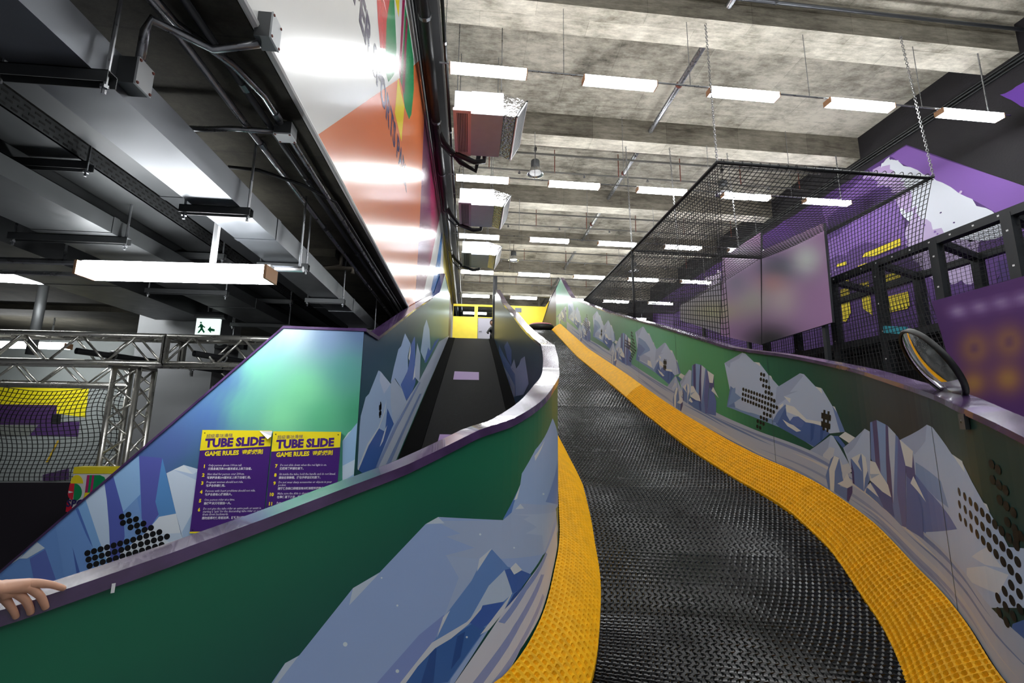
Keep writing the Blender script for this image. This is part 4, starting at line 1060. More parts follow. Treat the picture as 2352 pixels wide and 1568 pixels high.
# tube lying at the top of the lane
ZTU = zb(16.0) - DROP + .012
t = empty('slide_tube', (2.5, 16.0, ZTU), 'black inflated slide tube with pink patterned cover at the top of the lane', 'tube')
def torus(mb, c, R, r, n=24, k=12, ax='z', zs=1.0):
    vs = []; fs = []; c = Vector(c)
    for i in range(n):
        a = 2 * PI * i / n
        for j in range(k):
            b = 2 * PI * j / k; v = ((R + r * math.cos(b)) * math.cos(a), (R + r * math.cos(b)) * math.sin(a), r * zs * math.sin(b))
            if ax == 'x': v = (v[2], v[0], v[1])
            if ax == 'y': v = (v[0], v[2], v[1])
            vs.append(c + Vector(v))
    for i in range(n):
        for j in range(k): fs.append((i * k + j, ((i + 1) % n) * k + j, ((i + 1) % n) * k + (j + 1) % k, i * k + (j + 1) % k))
    mb.add(vs, fs)
m = MB(); torus(m, (2.5, 16.0, ZTU + .13), .36, .13); m.build('ring', M_bpipe, t, smooth=True)
m = MB(); m.lathe((2.5, 16.0, ZTU + .2), [(.02, .07), (.25, .09), (.4, .07), (.46, .02)], 24); m.build('cover', mat('pink_cover', (190, 110, 120), .6, noise=(30, .5)), t, smooth=True)

# ------------------------------------------------------------------ fan coil units
def fcu(loc, label, m_gr):
    r = empty('fan_coil_unit', loc, label, 'air conditioner', 'ceiling fan coil units')
    z0 = (0, 0, 0)
    m = MB(); m.box(-.22, .32, 0, 1.22, 0, .42); m.build('casing', M_case, r, loc=z0)
    m = MB(); m.box(-.5, -.22, .02, 1.2, .08, .42); m.build('return_plenum', M_case, r, loc=z0)
    m = MB()
    gx0, gx1, gy0, gy1, gz = -.52, -.22, -.02, 1.3, 0.03
    m.box(gx0, gx0 + .06, gy0, gy1, gz, gz + .05); m.box(gx1 - .06, gx1, gy0, gy1, gz, gz + .05); m.box(gx0 + .06, gx1 - .06, gy0, gy0 + .07, gz, gz + .05); m.box(gx0 + .06, gx1 - .06, gy1 - .07, gy1, gz, gz + .05)
    gr = m.build('return_grille', m_gr, r, loc=z0)
    m = MB(); m.box(gx0 + .05, gx1 - .05, gy0 + .05, gy1 - .05, gz + .045, gz + .05); m.build('grille_back', M_dark, gr, loc=z0)
    for i in range(6):
        x = gx0 + .078 + i * .0285
        s_ = MB(); s_.obox((x, (gy0 + gy1) / 2, gz + .02), (.008, 0, .006), (0, (gy1 - gy0) / 2 - .07, 0), (-.001, 0, .0015)); s_.build('louvre', m_gr, gr, loc=z0)
    m = MB(); m.add([(.32, .02, 0.02), (.32, 1.2, 0.02), (.32, 1.2, .42), (.32, .02, .42), (.52, -.02, -.02), (.52, 1.26, -.02), (.7, 1.26, .3), (.7, -.02, .3), (.5, .3, .45), (.5, 1.0, .45)],
                    [(0, 1, 5, 4), (2, 3, 8, 9), (0, 4, 7, 3), (1, 2, 6, 5), (3, 7, 8), (2, 9, 6), (8, 7, 6, 9)]); fo = m.build('foil_collar', M_foil, r, loc=z0)
    m = MB(); a, b, c, d = Vector((.525, -.03, -.03)), Vector((.525, 1.27, -.03)), Vector((.705, 1.27, .3)), Vector((.705, -.03, .3)); nn = (b - a).cross(d - a).normalized() * .02
    if nn.x < 0: nn = -nn
    def fr4(p, q, w): pass
    up = (d - a); al = (b - a)
    for p0, e1, e2 in [(a, al, up * .08), (a + up * .92, al, up * .08), (a, al * .03, up), (a + al * .97, al * .03, up)]:
        m.obox(p0 + e1 / 2 + e2 / 2 + nn, e1 / 2, e2 / 2, nn * .5)
    sg = m.build('supply_grille', M_white, r, loc=z0)
    for i in range(10):
        s_ = MB(); s_.obox(a + al / 2 + up * (.13 + i * .082) + nn, al * .47, up * .022, nn * .3); s_.build('louvre', M_grey, sg, loc=z0)
    m = MB(); m.obox(a + al / 2 + up / 2 + nn * .3, al * .47, up * .42, nn * .1); m.build('grille_back', mat('grille_shadow', (90, 92, 95)), sg, loc=z0)
    for (x, y) in ((-.46, .06), (-.46, 1.16), (.28, .04), (.28, 1.18)):
        m = MB(); m.tube([(x, y, .4), (x, y, ZS - loc[2])], .008, 6); m.box(x - .03, x + .03, y - .03, y + .03, .4, .44); m.build('hanger', M_steel, r, loc=z0)
    m = MB(); m.tube([(.05, 1.2, .1), (.05, 1.36, .1), (.04, 1.4, .0), (-.15, 1.36, -.05), (-.52, 1.22, .02)], .05, 10); m.build('drain_pipe', M_bpipe, r, loc=z0, smooth=True)
    return r
for i, (y, mm, nm) in enumerate([(6.85, M_pink, 'nearest'), (10.12, mat('grille_lilac', (182, 172, 184), .45), 'middle'), (13.4, M_grey, 'farthest')]):
    fcu((.12 + .02 * i, y, 6.62), '%s silver fan coil unit with foil collar hanging beside the banner' % nm, mm)

# ------------------------------------------------------------------ pipes along the banner top
def pipe(name, pts, r, m, label, n=10, clamps=None, cm=None):
    o = empty(name, pts[0], label, 'pipe')
    b = MB(); b.tube(pts, r, n); b.build('run', m, o, smooth=True)
    for c in clamps or []:
        k = MB(); k.tube([(c[0], c[1] - .025, c[2]), (c[0], c[1] + .025, c[2])], r * 1.18, n); k.build('clamp', cm or M_galv, o)
    return o
pipe('insulated_pipe', [(-.74, -2, 6.98), (-.74, 26, 6.98)], .075, M_bpipe, 'thick black insulated pipe running beside the banner top', clamps=[(-.74, y, 6.98) for y in (5.4, 7.6, 9.4, 11.2, 14)])
pipe('insulated_pipe', [(-.82, -2, 7.25), (-.82, 26, 7.25)], .09, M_bpipe, 'second black insulated pipe close against the banner wall')
pipe('insulated_pipe', [(-.72, 7.9, 6.98), (-.62, 8.15, 6.9), (-.3, 8.3, 6.6), (.0, 8.5, 6.55), (.06, 8.2, 6.75)], .05, M_bpipe, 'black pipe branch bending to the nearest fan coil unit')
pipe('insulated_pipe', [(-.72, 11.0, 6.98), (-.62, 11.3, 6.9), (-.36, 11.5, 6.7)], .05, M_bpipe, 'black pipe branch bending to the middle fan coil unit')
pipe('insulated_pipe', [(-.72, 14.3, 6.98), (-.62, 14.6, 6.9), (-.36, 14.7, 6.7)], .05, M_bpipe, 'black pipe branch bending to the farthest fan coil unit')
pipe('black_conduit', [(-.5, -2, 7.05), (-.5, 26, 7.05)], .026, M_bsteel, 'thin black conduit between the banner and the lights', clamps=[(-.5, y, 7.05) for y in (5.9, 8.0, 10.4, 13.0)])
for i, y in enumerate((8.05, 11.3, 14.6)):
    b = MB(); b.tube([(-.72, y - .3, 7.0), (-.68, y - .1, 6.75), (-.5, y, 6.62), (-.3, y + .05, 6.68), (-.2, y + .05, 6.72)], .014, 6); b.tube([(-.74, y - .35, 7.0), (-.66, y - .1, 6.7), (-.48, y + .02, 6.57), (-.3, y + .05, 6.66)], .012, 6)
    tag(b.build('power_cable', M_bpipe, smooth=True), 'looped black cables at the %s fan coil unit' % ('nearest', 'middle', 'farthest')[i], 'cables')
b = MB(); b.box(-.95, -.6, -2, 26, 7.43, 7.75); tag(b.build('cable_tray', M_black), 'long black cable tray above the banner edge', 'cable tray')

# steel pipe through the beams, sprinkler pipes, bell lamps
pipe('steel_pipe', [(4.15, -2, 8.5), (4.2, 28, 8.5)], .055, M_steel, 'grey steel pipe running below the slab through the beams', clamps=[(4.16, y, 8.5) for y in (4.6, 8.05, 11.5, 14.9)], cm=M_rust)
for i, y in enumerate((4.2, 11.0, 14.4, 17.8, 21.2)):
    o = empty('sprinkler_pipe', (4, y, 8.1), '%s thin dark sprinkler pipe hung across the ceiling bay' % ('overhead', 'nearest', 'second', 'third', 'farthest')[i], 'pipe', 'sprinkler pipes')
    for dz, dy, r in ((0, 0, .022), (.22, -.45, .026)):
        b = MB(); b.tube([(-.42, y + dy, 7.95 + dz), (-.4, y + dy, 8.12 + dz), (9.4, y + dy + .12, 8.12 + dz)], r, 8); b.build('run', mat('sprinkler_grey', (92, 90, 86), .5, .4), o)
    for k in range(6):
        x = .35 + 1.75 * k
        b = MB(); b.tube([(x, y + .01 * x, 8.1), (x, y + .01 * x, ZS)], .012, 6); b.build('hanger', M_rust, o)
        b = MB(); b.lathe((x + .8, y + .01 * x, 8.02), [(.004, .08), (.02, .07), (.02, .03), (.035, .015), (.035, 0.0)], 10); b.build('sprinkler_head', M_steel, o)
pipe('steel_pipe', [(-.2, 6.02, 8.5), (9.6, 6.12, 8.5)], .03, M_galv, 'galvanised pipe crossing in front of the nearest beam', clamps=[(4.9, 6.07, 8.5)])
def bell(loc, label):
    r = empty('bell_lamp', loc, label, 'pendant lamp', 'high bay bell lamps')
    m = MB(); m.lathe((0, 0, 0), [(.012, .34), (.1, .33), (.1, .14), (.12, .12), (.2, -.02), (.205, -.03), (.195, -.028), (.11, .1), (.02, .11)], 24); m.build('reflector', mat('spun_aluminium', (190, 192, 194), .25, .9), r, smooth=True, loc=(0, 0, 0))
    m = MB(); m.lathe((0, 0, .2), [(.09, .13), (.107, .11), (.107, -.06), (.1, -.07)], 16); m.build('ballast_housing', mat('dark_grey_cast', (74, 76, 78), .5, .4), r, smooth=True, loc=(0, 0, 0))
    m = MB(); m.lathe((0, 0, .02), [(.001, .03), (.1, .03), (.15, -.02)], 16); m.build('lens', M_white, r, loc=(0, 0, 0))
    m = MB(); m.tube([(0, 0, .34), (.005, 0, ZS - loc[2])], .008, 6); m.box(-.03, .03, -.03, .03, .6, .68); m.build('cord', M_bsteel, r, loc=(0, 0, 0))
bell((1.46, 10.2, 7.58), 'bell lamp above the second row of tube lights beside the banner')
bell((6.5, 10.55, 7.55), 'bell lamp seen through the top of the safety net')
bell((1.52, 16.4, 7.6), 'distant bell lamp above the ramp near the fourth row of lights')
bell((6.4, 16.9, 7.55), 'distant bell lamp behind the side of the safety net')

# ------------------------------------------------------------------ left side: trunking, trays, conduits under the low soffit
def trunk(x0, x1, z0, z1, y0, y1, label, m, seams, name='cable_trunking'):
    o = empty(name, (x0, y0, z0), label, 'trunking')
    ys = [y0] + seams + [y1]
    for a, b in zip(ys, ys[1:]):
        k = MB(); k.box(x0, x1, a + .002, b - .002, z0, z1); k.build('section', m, o)
        if b != y1:
            k = MB(); k.box(x0 - .004, x1 + .004, b - .025, b + .025, z0 - .004, z1 + .003); k.build('joint', m, o)
    return o
trunk(-1.61, -1.345, 2.795, 2.945, -.6, 15, 'shiny steel trunking reflecting the low tube light', M_galv, [1.0, 3.1, 5.2, 7.4, 9.8, 12.2])
trunk(-2.95, -2.5, 2.97, 3.14, -.6, 15, 'dull grey upper trunking next to the perforated tray', M_galv2, [1.8, 4.6, 7.6, 11])
trunk(-2.78, -2.31, 2.755, 2.86, -.6, 9, 'wide flat lower trunking behind the low tube light', M_galv2, [1.4, 3.0, 5.0, 7.0])
trunk(-3.9, -3.25, 2.78, 2.98, -.6, 5.9, 'far left trunking beyond the hanging strut', M_galv2, [2.4, 4.4])
trunk(-2.05, -1.85, 3.02, 3.1, -.6, 14, 'narrow dark trunking between tray and shiny trunking', mat('dark_trunking', (58, 60, 62), .5, .5), [3, 6, 9], )
# perforated tray
o = empty('perforated_tray', (-2.3, 3, 2.98), 'perforated steel cable tray with slotted side', 'cable tray')
k = MB(); k.box(-2.42, -2.16, -.6, 14, 2.985, 2.992); k.box(-2.164, -2.16, -.6, 14, 2.985, 3.085); k.box(-2.42, -2.416, -.6, 14, 2.985, 3.085); k.build('tray', M_galv2, o)
sl_m = MB()
for i in range(150):
    y = .9 + i * .055
    for r_ in range(3): sl_m.box(-2.1605, -2.1585, y + (r_ % 2) * .027, y + .03 + (r_ % 2) * .027, 3.0 + r_ * .028, 3.012 + r_ * .028)
sl_m.build('slots', M_dark, o, kind='stuff')
# trapeze brackets
def trapeze(x0, x1, y, z, label, ztop_=3.24, m=M_galv2, rods=(0, 1)):
    o = empty('trapeze_bracket', (x0, y, z), label, 'bracket', 'strut brackets under the low soffit')
    k = MB(); k.box(x0 - .06, x1 + .06, y - .022, y - .019, z - .045, z); k.box(x0 - .06, x1 + .06, y + .019, y + .022, z - .045, z); k.box(x0 - .06, x1 + .06, y - .022, y + .022, z - .003, z); k.build('channel', m, o)
    for i in rods:
        x = (x0 - .04, x1 + .04)[i]
        k = MB(); k.tube([(x, y, z - .08), (x, y, ztop_)], .007, 6); k.build('rod', M_steel, o)
        k = MB(); k.lathe((x, y, z - .06), [(.001, 0), (.014, 0), (.014, .012), (.001, .012)], 6); k.build('nut', M_steel, o)
for y, w in ((1.55, 'nearest'), (2.6, 'second'), (3.56, 'third'), (4.62, 'fourth'), (6.2, 'fifth'), (8.6, 'last')): trapeze(-1.61, -1.345, y, 2.79, '%s strut bracket under the shiny trunking' % w)
for y, w in ((3.05, 'nearest'), (4.3, 'second'), (5.8, 'third')): trapeze(-2.9, -2.31, y, 2.75, '%s long strut bracket under the wide lower trunking' % w)
for y, w in ((2.5, 'nearest'), (3.9, 'second'), (5.4, 'third')): trapeze(-2.95, -2.16, y, 2.965, '%s upper strut bracket below the perforated tray' % w)
# ceiling conduits
pipe('ceiling_conduit', [(-1.28, -1, 3.2), (-1.26, 14, 3.2)], .018, M_steel, 'leftmost steel conduit along the dark soffit', 8, [(-1.27, y, 3.2) for y in (1.6, 2.6, 3.8, 5.4)])
pipe('ceiling_conduit', [(-1.15, -1, 3.2), (-1.13, 14, 3.2)], .018, mat('dark_conduit', (70, 72, 74), .4, .7), 'middle dark conduit along the dark soffit', 8, [(-1.14, y, 3.2) for y in (2.1, 3.0, 4.4)])
jb3 = onZ(648, 303, 3.16)
pipe('ceiling_conduit', [(-1.31, 1.2, 3.21), (-1.25, 1.75, 3.2), (-1.12, 1.95, 3.19), (-1.07, 2.15, 3.19), (-1.065, 14, 3.19)], .017, M_steel, 'bent conduit nearest the banner edge', 8, [(-1.065, y, 3.19) for y in (2.3, 3.6, 4.8)])
pipe('black_cable', [(-1.5, 2.7, 3.1), (-1.35, 2.75, 3.12), (-1.15, 2.95, 3.14), (-1.04, 3.3, 3.2), (-1.03, 8, 3.21)], .011, M_bpipe, 'drooping black cable crossing below the soffit conduits', 6)
def jbox(c, hx, hy, hz, label, m=M_galv2, lidaxis=None):
    o = empty('junction_box', c, label, 'junction box', 'junction boxes')
    k = MB(); k.box(c[0] - hx, c[0] + hx, c[1] - hy, c[1] + hy, c[2] - hz, c[2] + hz); k.build('box', m, o)
    k = MB()
    if lidaxis == 'x': k.box(c[0] + hx, c[0] + hx + .008, c[1] - hy * 1.03, c[1] + hy * 1.03, c[2] - hz * 1.03, c[2] + hz * 1.03); sc_ = [(c[0] + hx + .008, c[1] + a * hy * .85, c[2] + b * hz * .85) for a in (-1, 1) for b in (-1, 1)]; ax = 'x'
    else: k.box(c[0] - hx * 1.03, c[0] + hx * 1.03, c[1] - hy * 1.03, c[1] + hy * 1.03, c[2] - hz - .008, c[2] - hz); sc_ = [(c[0] + a * hx * .85, c[1] + b * hy * .85, c[2] - hz - .01) for a in (-1, 1) for b in (-1, 1)]; ax = 'z'
    k.build('lid', M_grey, o)
    for q in sc_:
        k = MB(); k.lathe(q, [(.0005, .004), (.005, .004), (.006, 0), (.0005, -.001)], 8, ax); k.build('screw', M_rust, o)
    return o
bx = onX(312, 238, -1.29)
jbox((-1.312, float(bx[1]), 2.88), .032, .04, .055, 'grey junction box fixed to the side of the shiny trunking', lidaxis='x')
jbox((-1.055, float(jb3[1]), 3.165), .045, .04, .035, 'small bright junction box on the soffit conduit')
b7 = onX(605, 72, -.94)
jbox((-.925, float(b7[1]), float(b7[2])), .032, .042, .06, 'galvanised junction box on the banner lower edge', lidaxis='x')
pipe('ceiling_conduit', [(-1.3, float(bx[1]), 2.95), (-1.3, float(bx[1]), 3.08), (-1.28, float(bx[1]) - .01, 3.13), (-1.15, float(b7[1]) + .02, 3.17), (-.95, float(b7[1]), 3.2)], .017, M_steel, 'bent conduit joining trunking box to the banner edge box', 8)
pipe('ceiling_conduit', [(-1.75, float(jb3[1]) - .04, 3.12), (-1.45, float(jb3[1]) - .04, 3.12), (-1.35, float(jb3[1]), 3.16), (-1.1, float(jb3[1]), 3.16)], .015, M_steel, 'short cross conduit entering the small bright junction box', 8)
pipe('water_pipe', [(-1.32, 4.5, 3.24), (-1.32, 4.5, 3.1), (-1.5, 4.5, 3.08), (-1.2, 4.5, 3.08), (-1.2, 4.5, 3.03)], .022, mat('old_pipe', (120, 112, 98), .6, .3), 'short old pipe tee under the dark soffit', 8)
pipe('down_pipe', [(-5.15, 5.8, 3.24), (-5.15, 5.8, 2.3)], .05, M_galv2, 'vertical grey pipe hanging behind the truss', 12)
ac = empty('air_vent', (-3.3, 2.6, 2.7), 'white louvred vent at the left frame edge below the trunking', 'vent')
k = MB(); k.box(-3.6, -2.98, 2.35, 2.9, 2.66, 2.74); k.build('frame', M_white, ac)
for i in range(7):
    k = MB(); k.obox((-3.29, 2.42 + i * .068, 2.655), (.28, 0, 0), (0, .02, .008), (0, -.001, .003)); k.build('louvre', M_galv2, ac)

# ------------------------------------------------------------------ aluminium truss
def truss(pA, pB, half, label, up=(0, 0, 1), bays=8, name='aluminium_truss', r=.025, sides=(0, 1, 2, 3)):
    A, B = Vector(pA), Vector(pB); d = (B - A).normalized(); u = Vector(up); s = d.cross(u).normalized(); u = s.cross(d)
    o = empty(name, pA, label, 'truss', 'aluminium box trusses')
    cs = [(-1, -1), (1, -1), (1, 1), (-1, 1)]; C = [s * a * half + u * b * half for a, b in cs]
    for c in C:
        k = MB(); k.tube([A + c, B + c], r, 12); k.build('chord', M_alu, o, smooth=True)
    L = (B - A).length / bays
    for f in sides:
        a, b = C[f], C[(f + 1) % 4]
        for i in range(bays):
            p = A + d * L * i; q = A + d * L * (i + .5); w = A + d * L * (i + 1)
            k = MB(); k.tube([p + a, q + b], r * .45, 8); k.build('brace', M_alu, o, smooth=True)
            k = MB(); k.tube([q + b, w + a], r * .45, 8); k.build('brace', M_alu, o, smooth=True)
    for P in (A, B):
        for f in range(4):
            k = MB(); k.bar(P + C[f], P + C[(f + 1) % 4], .05, .03); k.build('end_frame', M_alu, o)
    return o
truss((-6.6, 4.85, 2.245), (-3.0, 4.85, 2.245), .135, 'front aluminium box truss spanning left of the slide', bays=7)
truss((-2.98, 4.85, 2.245), (-1.55, 4.85, 2.245), .135, 'right end section of the front aluminium truss', bays=3)
truss((-7.5, 6.2, 2.1), (-1.8, 6.2, 2.1), .135, 'rear aluminium box truss behind the front one', bays=10)
truss((-3.42, 4.985, 0.04), (-3.42, 4.985, 2.08), .115, 'upright aluminium truss behind the white padded panel', up=(0, 1, 0), bays=6)
for (y, x, w) in ((5.0, -3.6, 'left'), (5.0, -2.55, 'right')):
    o = empty('spot_tube', (x, y, 2.2), 'black tube with clamps lying across the truss, %s one' % w, 'pipe', 'black tubes on truss')
    k = MB(); k.tube([(x - .1, 4.6, 2.2), (x + .55, 5.9, 2.16)], .03, 12, cap=False); k.build('tube', M_bpipe, o, smooth=True)
    for t in (.2, .75):
        c = Vector((x - .1, 4.6, 2.2)).lerp(Vector((x + .55, 5.9, 2.16)), t)
        k = MB(); torus(k, c, .042, .009, 14, 6, 'y'); k.box(c.x - .012, c.x + .012, c.y - .012, c.y + .012, c.z - .11, c.z - .03); k.build('clamp', M_steel, o)
# padded box at the truss foot
yb_ = 4.72
pl, pr, pt_, pb = onY(172, 1072, yb_), onY(300, 1072, yb_), onY(172, 1072, yb_)[2], .12
pbx = empty('padded_panel', (pl[0], yb_, 0), 'white padded panel with yellow top and colourful logo at the truss foot', 'padding')
k = MB(); k.box(pl[0], -2.95, yb_, yb_ + .09, 0.0, pt_ - .05); k.build('body', mat('white_vinyl', (214, 214, 214), .4), pbx)
k = MB(); k.box(pl[0] - .004, -2.946, yb_ - .004, yb_ + .094, pt_ - .06, pt_); k.build('yellow_top', mat('yellow_vinyl', (226, 206, 40), .45), pbx)
def z1p(x, y): return (100 + x / 4.9, 840 + y / 4.9)
lg = MB(); n_ = 0
def half(cx, cy, rx, ry, a0, a1): return [(cx + rx * math.cos(math.radians(a)), cy - ry * math.sin(math.radians(a))) for a in np.linspace(a0, a1, 14)]
for pts, col in [(half(378, 1322, 72, 95, 0, 180), (238, 216, 40)), ([(300, 1322), (358, 1322), (330, 1515), (285, 1480), (275, 1440)], (206, 42, 62)), (half(352, 1420, 84, 98, -100, 90), (20, 140, 84)),
                 ([(285, 1405), (340, 1420), (285, 1432)], (226, 226, 226)), ([(495, 1228), (525, 1228), (500, 1425), (470, 1425)], (176, 40, 106)), ([(525, 1228), (552, 1228), (527, 1425), (500, 1425)], (20, 140, 84)), ([(552, 1228), (578, 1228), (553, 1425), (527, 1425)], (176, 40, 106)),
                 ([(578, 1228), (640, 1228), (690, 1250), (712, 1300), (690, 1380), (620, 1425), (553, 1425)], (20, 140, 84)), ([(470, 1425), (560, 1425), (520, 1500), (455, 1490)], (238, 216, 40)), ([(270, 1520), (290, 1515), (330, 1600), (300, 1640), (255, 1640)], (206, 30, 56))]:
    n_ += 1; lg.poly([tuple(onY(*z1p(*q), yb_) + np.array([0, -.002 - .0004 * n_, 0])) for q in pts], col)
q0 = onY(*z1p(262, 1580), yb_); put_text(lg, text_mesh('SPORTS', .085, .003), (q0[0], yb_ - .009, q0[2]), (1, 0, 0), (0, 0, 1), (40, 34, 86))
lg.build('logo_print', M_sign, pbx, fix=False)

# grey column, exit sign, emergency lamp
k = MB(); k.box(-4.16, -3.22, 6.0, 6.6, 0, 3.24); tag(k.build('column', M_colpaint), 'broad grey painted column behind the aluminium truss', 'column')
es = onY(472, 748, 5.6)
ex = empty('exit_sign', tuple(es), 'hanging green and white exit sign with running figure and arrow', 'sign')
yE = 5.6
A = [onY(x, y, yE) for x, y in [(447, 768), (502, 768), (502, 733), (450, 733)]]
k = MB(); k.prism([tuple(A[0]), tuple(A[1]), (A[1][0], yE, es[2] + .1), (A[0][0], yE, es[2] + .1)], (0, .03, 0)); k.build('panel', mat('exit_panel', (232, 238, 238), .3, emit=((.9, 1, .96, 1), .9)), ex)
k = MB(); k.tube([(A[0][0] - .02, yE + .015, es[2] + .13), (A[1][0] + .05, yE + .015, es[2] + .13)], .045, 10); k.build('lamp_housing', M_galv2, ex)
k = MB(); k.tube([(es[0], yE + .015, es[2] + .16), (es[0], yE + .015, 3.24)], .008, 6); k.build('hanger', M_steel, ex)
gm = MB(); GR = (12, 150, 96)
def gp(pts):
    q = [onY(447 + x, 733 + y, yE) for x, y in pts]; gm.poly([(p[0], yE - .003, p[2]) for p in q], GR)
gp([(12, 12), (16, 10), (20, 14), (19, 22), (14, 22)]); gp([(13, 6), (17, 6), (17, 9.5), (13, 9.5)]); gp([(14, 21), (19, 21), (24, 29), (21, 32)]); gp([(14, 21), (17, 24), (11, 31), (7, 32), (8, 29)]); gp([(19, 14), (25, 18), (24, 20), (18, 17)]); gp([(13, 13), (8, 18), (9, 20), (14, 17)])
gp([(30, 24), (37, 16), (38, 21), (47, 23), (46, 28), (38, 27), (38, 32)])
gm.build('pictogram', M_sign, ex, fix=False)
em = empty('emergency_light', (-3.05, 5.9, 2.5), 'black twin spot emergency light beside the exit sign', 'light')
k = MB(); k.box(-3.2, -2.85, 5.95, 6.05, 2.45, 2.62); k.build('battery_box', M_bsteel, em)
for x in (-3.1, -2.98):
    k = MB(); k.lathe((x, 5.95, 2.53), [(.03, 0), (.052, -.06), (.056, -.075), (.05, -.07), (.001, -.05)], 16, 'y'); k.build('spot', M_steel, em, smooth=True)
k = MB(); k.tube([(-3.02, 6.0, 2.6), (-3.02, 6.0, 3.24)], .01, 6); k.build('hanger', M_steel, em)

# ------------------------------------------------------------------ far left: painted wall, nets
YN = 9.6
fw = MB(); fw.box(-16, -3.3, YN, YN + .2, 0, 3.24); fw = tag(fw.build('wall_far_left', mat('far_grey_wall', (150, 156, 154), .7, noise=(2, .05))), kind='structure')
pw = MB(); n_ = 0
for pts, col in [([(-200, 870), (206, 880), (196, 958), (120, 948), (-200, 948)], (236, 222, 20)), ([(-200, 925), (132, 930), (128, 978), (-200, 970)], (70, 40, 92)), ([(90, 972), (184, 968), (180, 1002), (68, 1000)], (74, 44, 100)), ([(122, 952), (142, 952), (140, 974), (120, 974)], (16, 16, 18)),
                 ([(0, 975), (90, 975), (68, 1000), (-40, 1000), (-200, 1000), (-200, 975)], (120, 124, 118)), ([(134, 1010), (137, 1012), (112, 1060), (106, 1062)], (206, 170, 40)), ([(100, 1090), (160, 1075), (160, 1100), (100, 1105)], (70, 44, 90))]:
    n_ += 1; pw.poly([(onY(*q, YN)[0], YN - .003 - .002 * n_, onY(*q, YN)[2]) for q in pts], col)
pw.build('painted_pattern', M_wallprint, fw, fix=False)
k = MB(); k.box(-9, -3.85, 5.5, 5.54, 0, float(onY(100, 1108, 5.5)[2])); tag(k.build('floor_padding', mat('black_canvas', (22, 14, 26), .8)), 'black fabric screen below the left net', 'screen')

def net_mesh(mb, fn, nu, nv, r, su=1, sv=1):
    """cords along both directions of a surface fn(u,v)->point; flat 3-sided tubes"""
    for i in range(nu + 1):
        pts = [fn(i / nu, j / (nv * sv)) for j in range(nv * sv + 1)] if sv <= 1 else [fn(i / nu, j / nv) for j in range(nv + 1)]
        mb.tube(pts, r, 3, cap=False)
    for j in range(nv + 1):
        pts = [fn(i / nu, j / nv) for i in range(nu + 1)]
        mb.tube(pts, r, 3, cap=False)
zt = 2.02; zlow = float(onY(100, 1108, 6.7)[2])
def nl(u, v):
    x = -8.2 + 4.7 * u; z = zt - .02 * u * 10 * 0 + (zlow - zt) * v
    sag = .09 * math.sin(PI * u * 3) * math.sin(PI * v)
    return (x + .05 * math.sin(9 * v + 4 * u), 6.85 + sag, z - .1 * math.sin(PI * ((u * 3) % 1)) * (1 - v))
k = MB(); net_mesh(k, nl, 75, 22, .0055)
tag(k.build('sports_net', M_net, fix=False), 'black sports net hanging in front of the yellow painted wall', 'net')
k = MB(); k.tube([(-8.4, 6.8, 2.06), (-3.0, 6.8, 2.01)], .03, 10); tag(k.build('net_rail', M_alu, smooth=True), 'grey tube carrying the left sports net', 'rail')

# ------------------------------------------------------------------ safety net cage on the right
ZN = 5.44; NX0, NX1, NY0, NY1 = 3.6, 7.15, 5.95, 15.2
cg = empty('safety_net', (NX0, NY0, ZN), 'large black safety net cage hung from chains right of the slide', 'net')
def fbar(a, b, nm='frame_tube'):
    k = MB(); k.tube([a, b], .028, 8); k.build(nm, M_bsteel, cg, smooth=True)
fbar((NX0, NY0, ZN), (NX1, NY0 + .05, ZN)); fbar((NX0, NY0, ZN), (NX0, NY1, ZN)); fbar((NX1, NY0, ZN), (NX1, NY1, ZN)); fbar((NX0, 9.57, ZN), (NX1, 9.6, ZN)); fbar((NX0, NY1, ZN), (NX1, NY1, ZN))
fbar((NX0, 9.57, ZN), (NX0, 9.57, 3.2), 'corner_cord')
def roof(u, v):
    x = NX0 + (NX1 - NX0) * u; y = NY0 + (9.57 - NY0) * v
    return (x, y, ZN - .05 - .30 * math.sin(PI * u) ** .8 * math.sin(PI * v) ** .7)
k = MB(); net_mesh(k, roof, 48, 48, .0062); k.build('roof_net', M_net, cg, fix=False)
def roof2(u, v):
    x = NX0 + (NX1 - NX0) * u; y = 9.6 + (NY1 - 9.6) * v
    return (x, y, ZN - .05 - .25 * math.sin(PI * u) * math.sin(PI * v))
k = MB(); net_mesh(k, roof2, 44, 60, .0065); k.build('roof_net', M_net, cg, fix=False)
def lside(u, v):
    y = NY0 + (NY1 - NY0) * u; zl = max(2.6, ztop(y) - .2); return (NX0 + .06 * math.sin(PI * v) * math.sin(7 * u), y + .0, ZN - .02 + (zl - ZN) * v)
k = MB(); net_mesh(k, lside, 125, 34, .006); k.build('side_net', M_net, cg, fix=False)
def rside(u, v):
    y = NY0 + (NY1 - NY0) * u; b = .35 * math.sin(PI * v) * max(0, 1 - u * 5)
    return (NX1 - .02, y + b, ZN - .02 + (2.5 - ZN) * v)
k = MB(); net_mesh(k, rside, 125, 40, .006); k.build('side_net', M_net, cg, fix=False)
kk = MB()
for i in range(24):
    x = NX0 + .1 + (NX1 - NX0 - .2) * i / 23; torus(kk, (x, NY0 + .01, ZN), .038, .006, 10, 4, 'x')
kk.build('tie_loops', M_net, cg, kind='stuff')
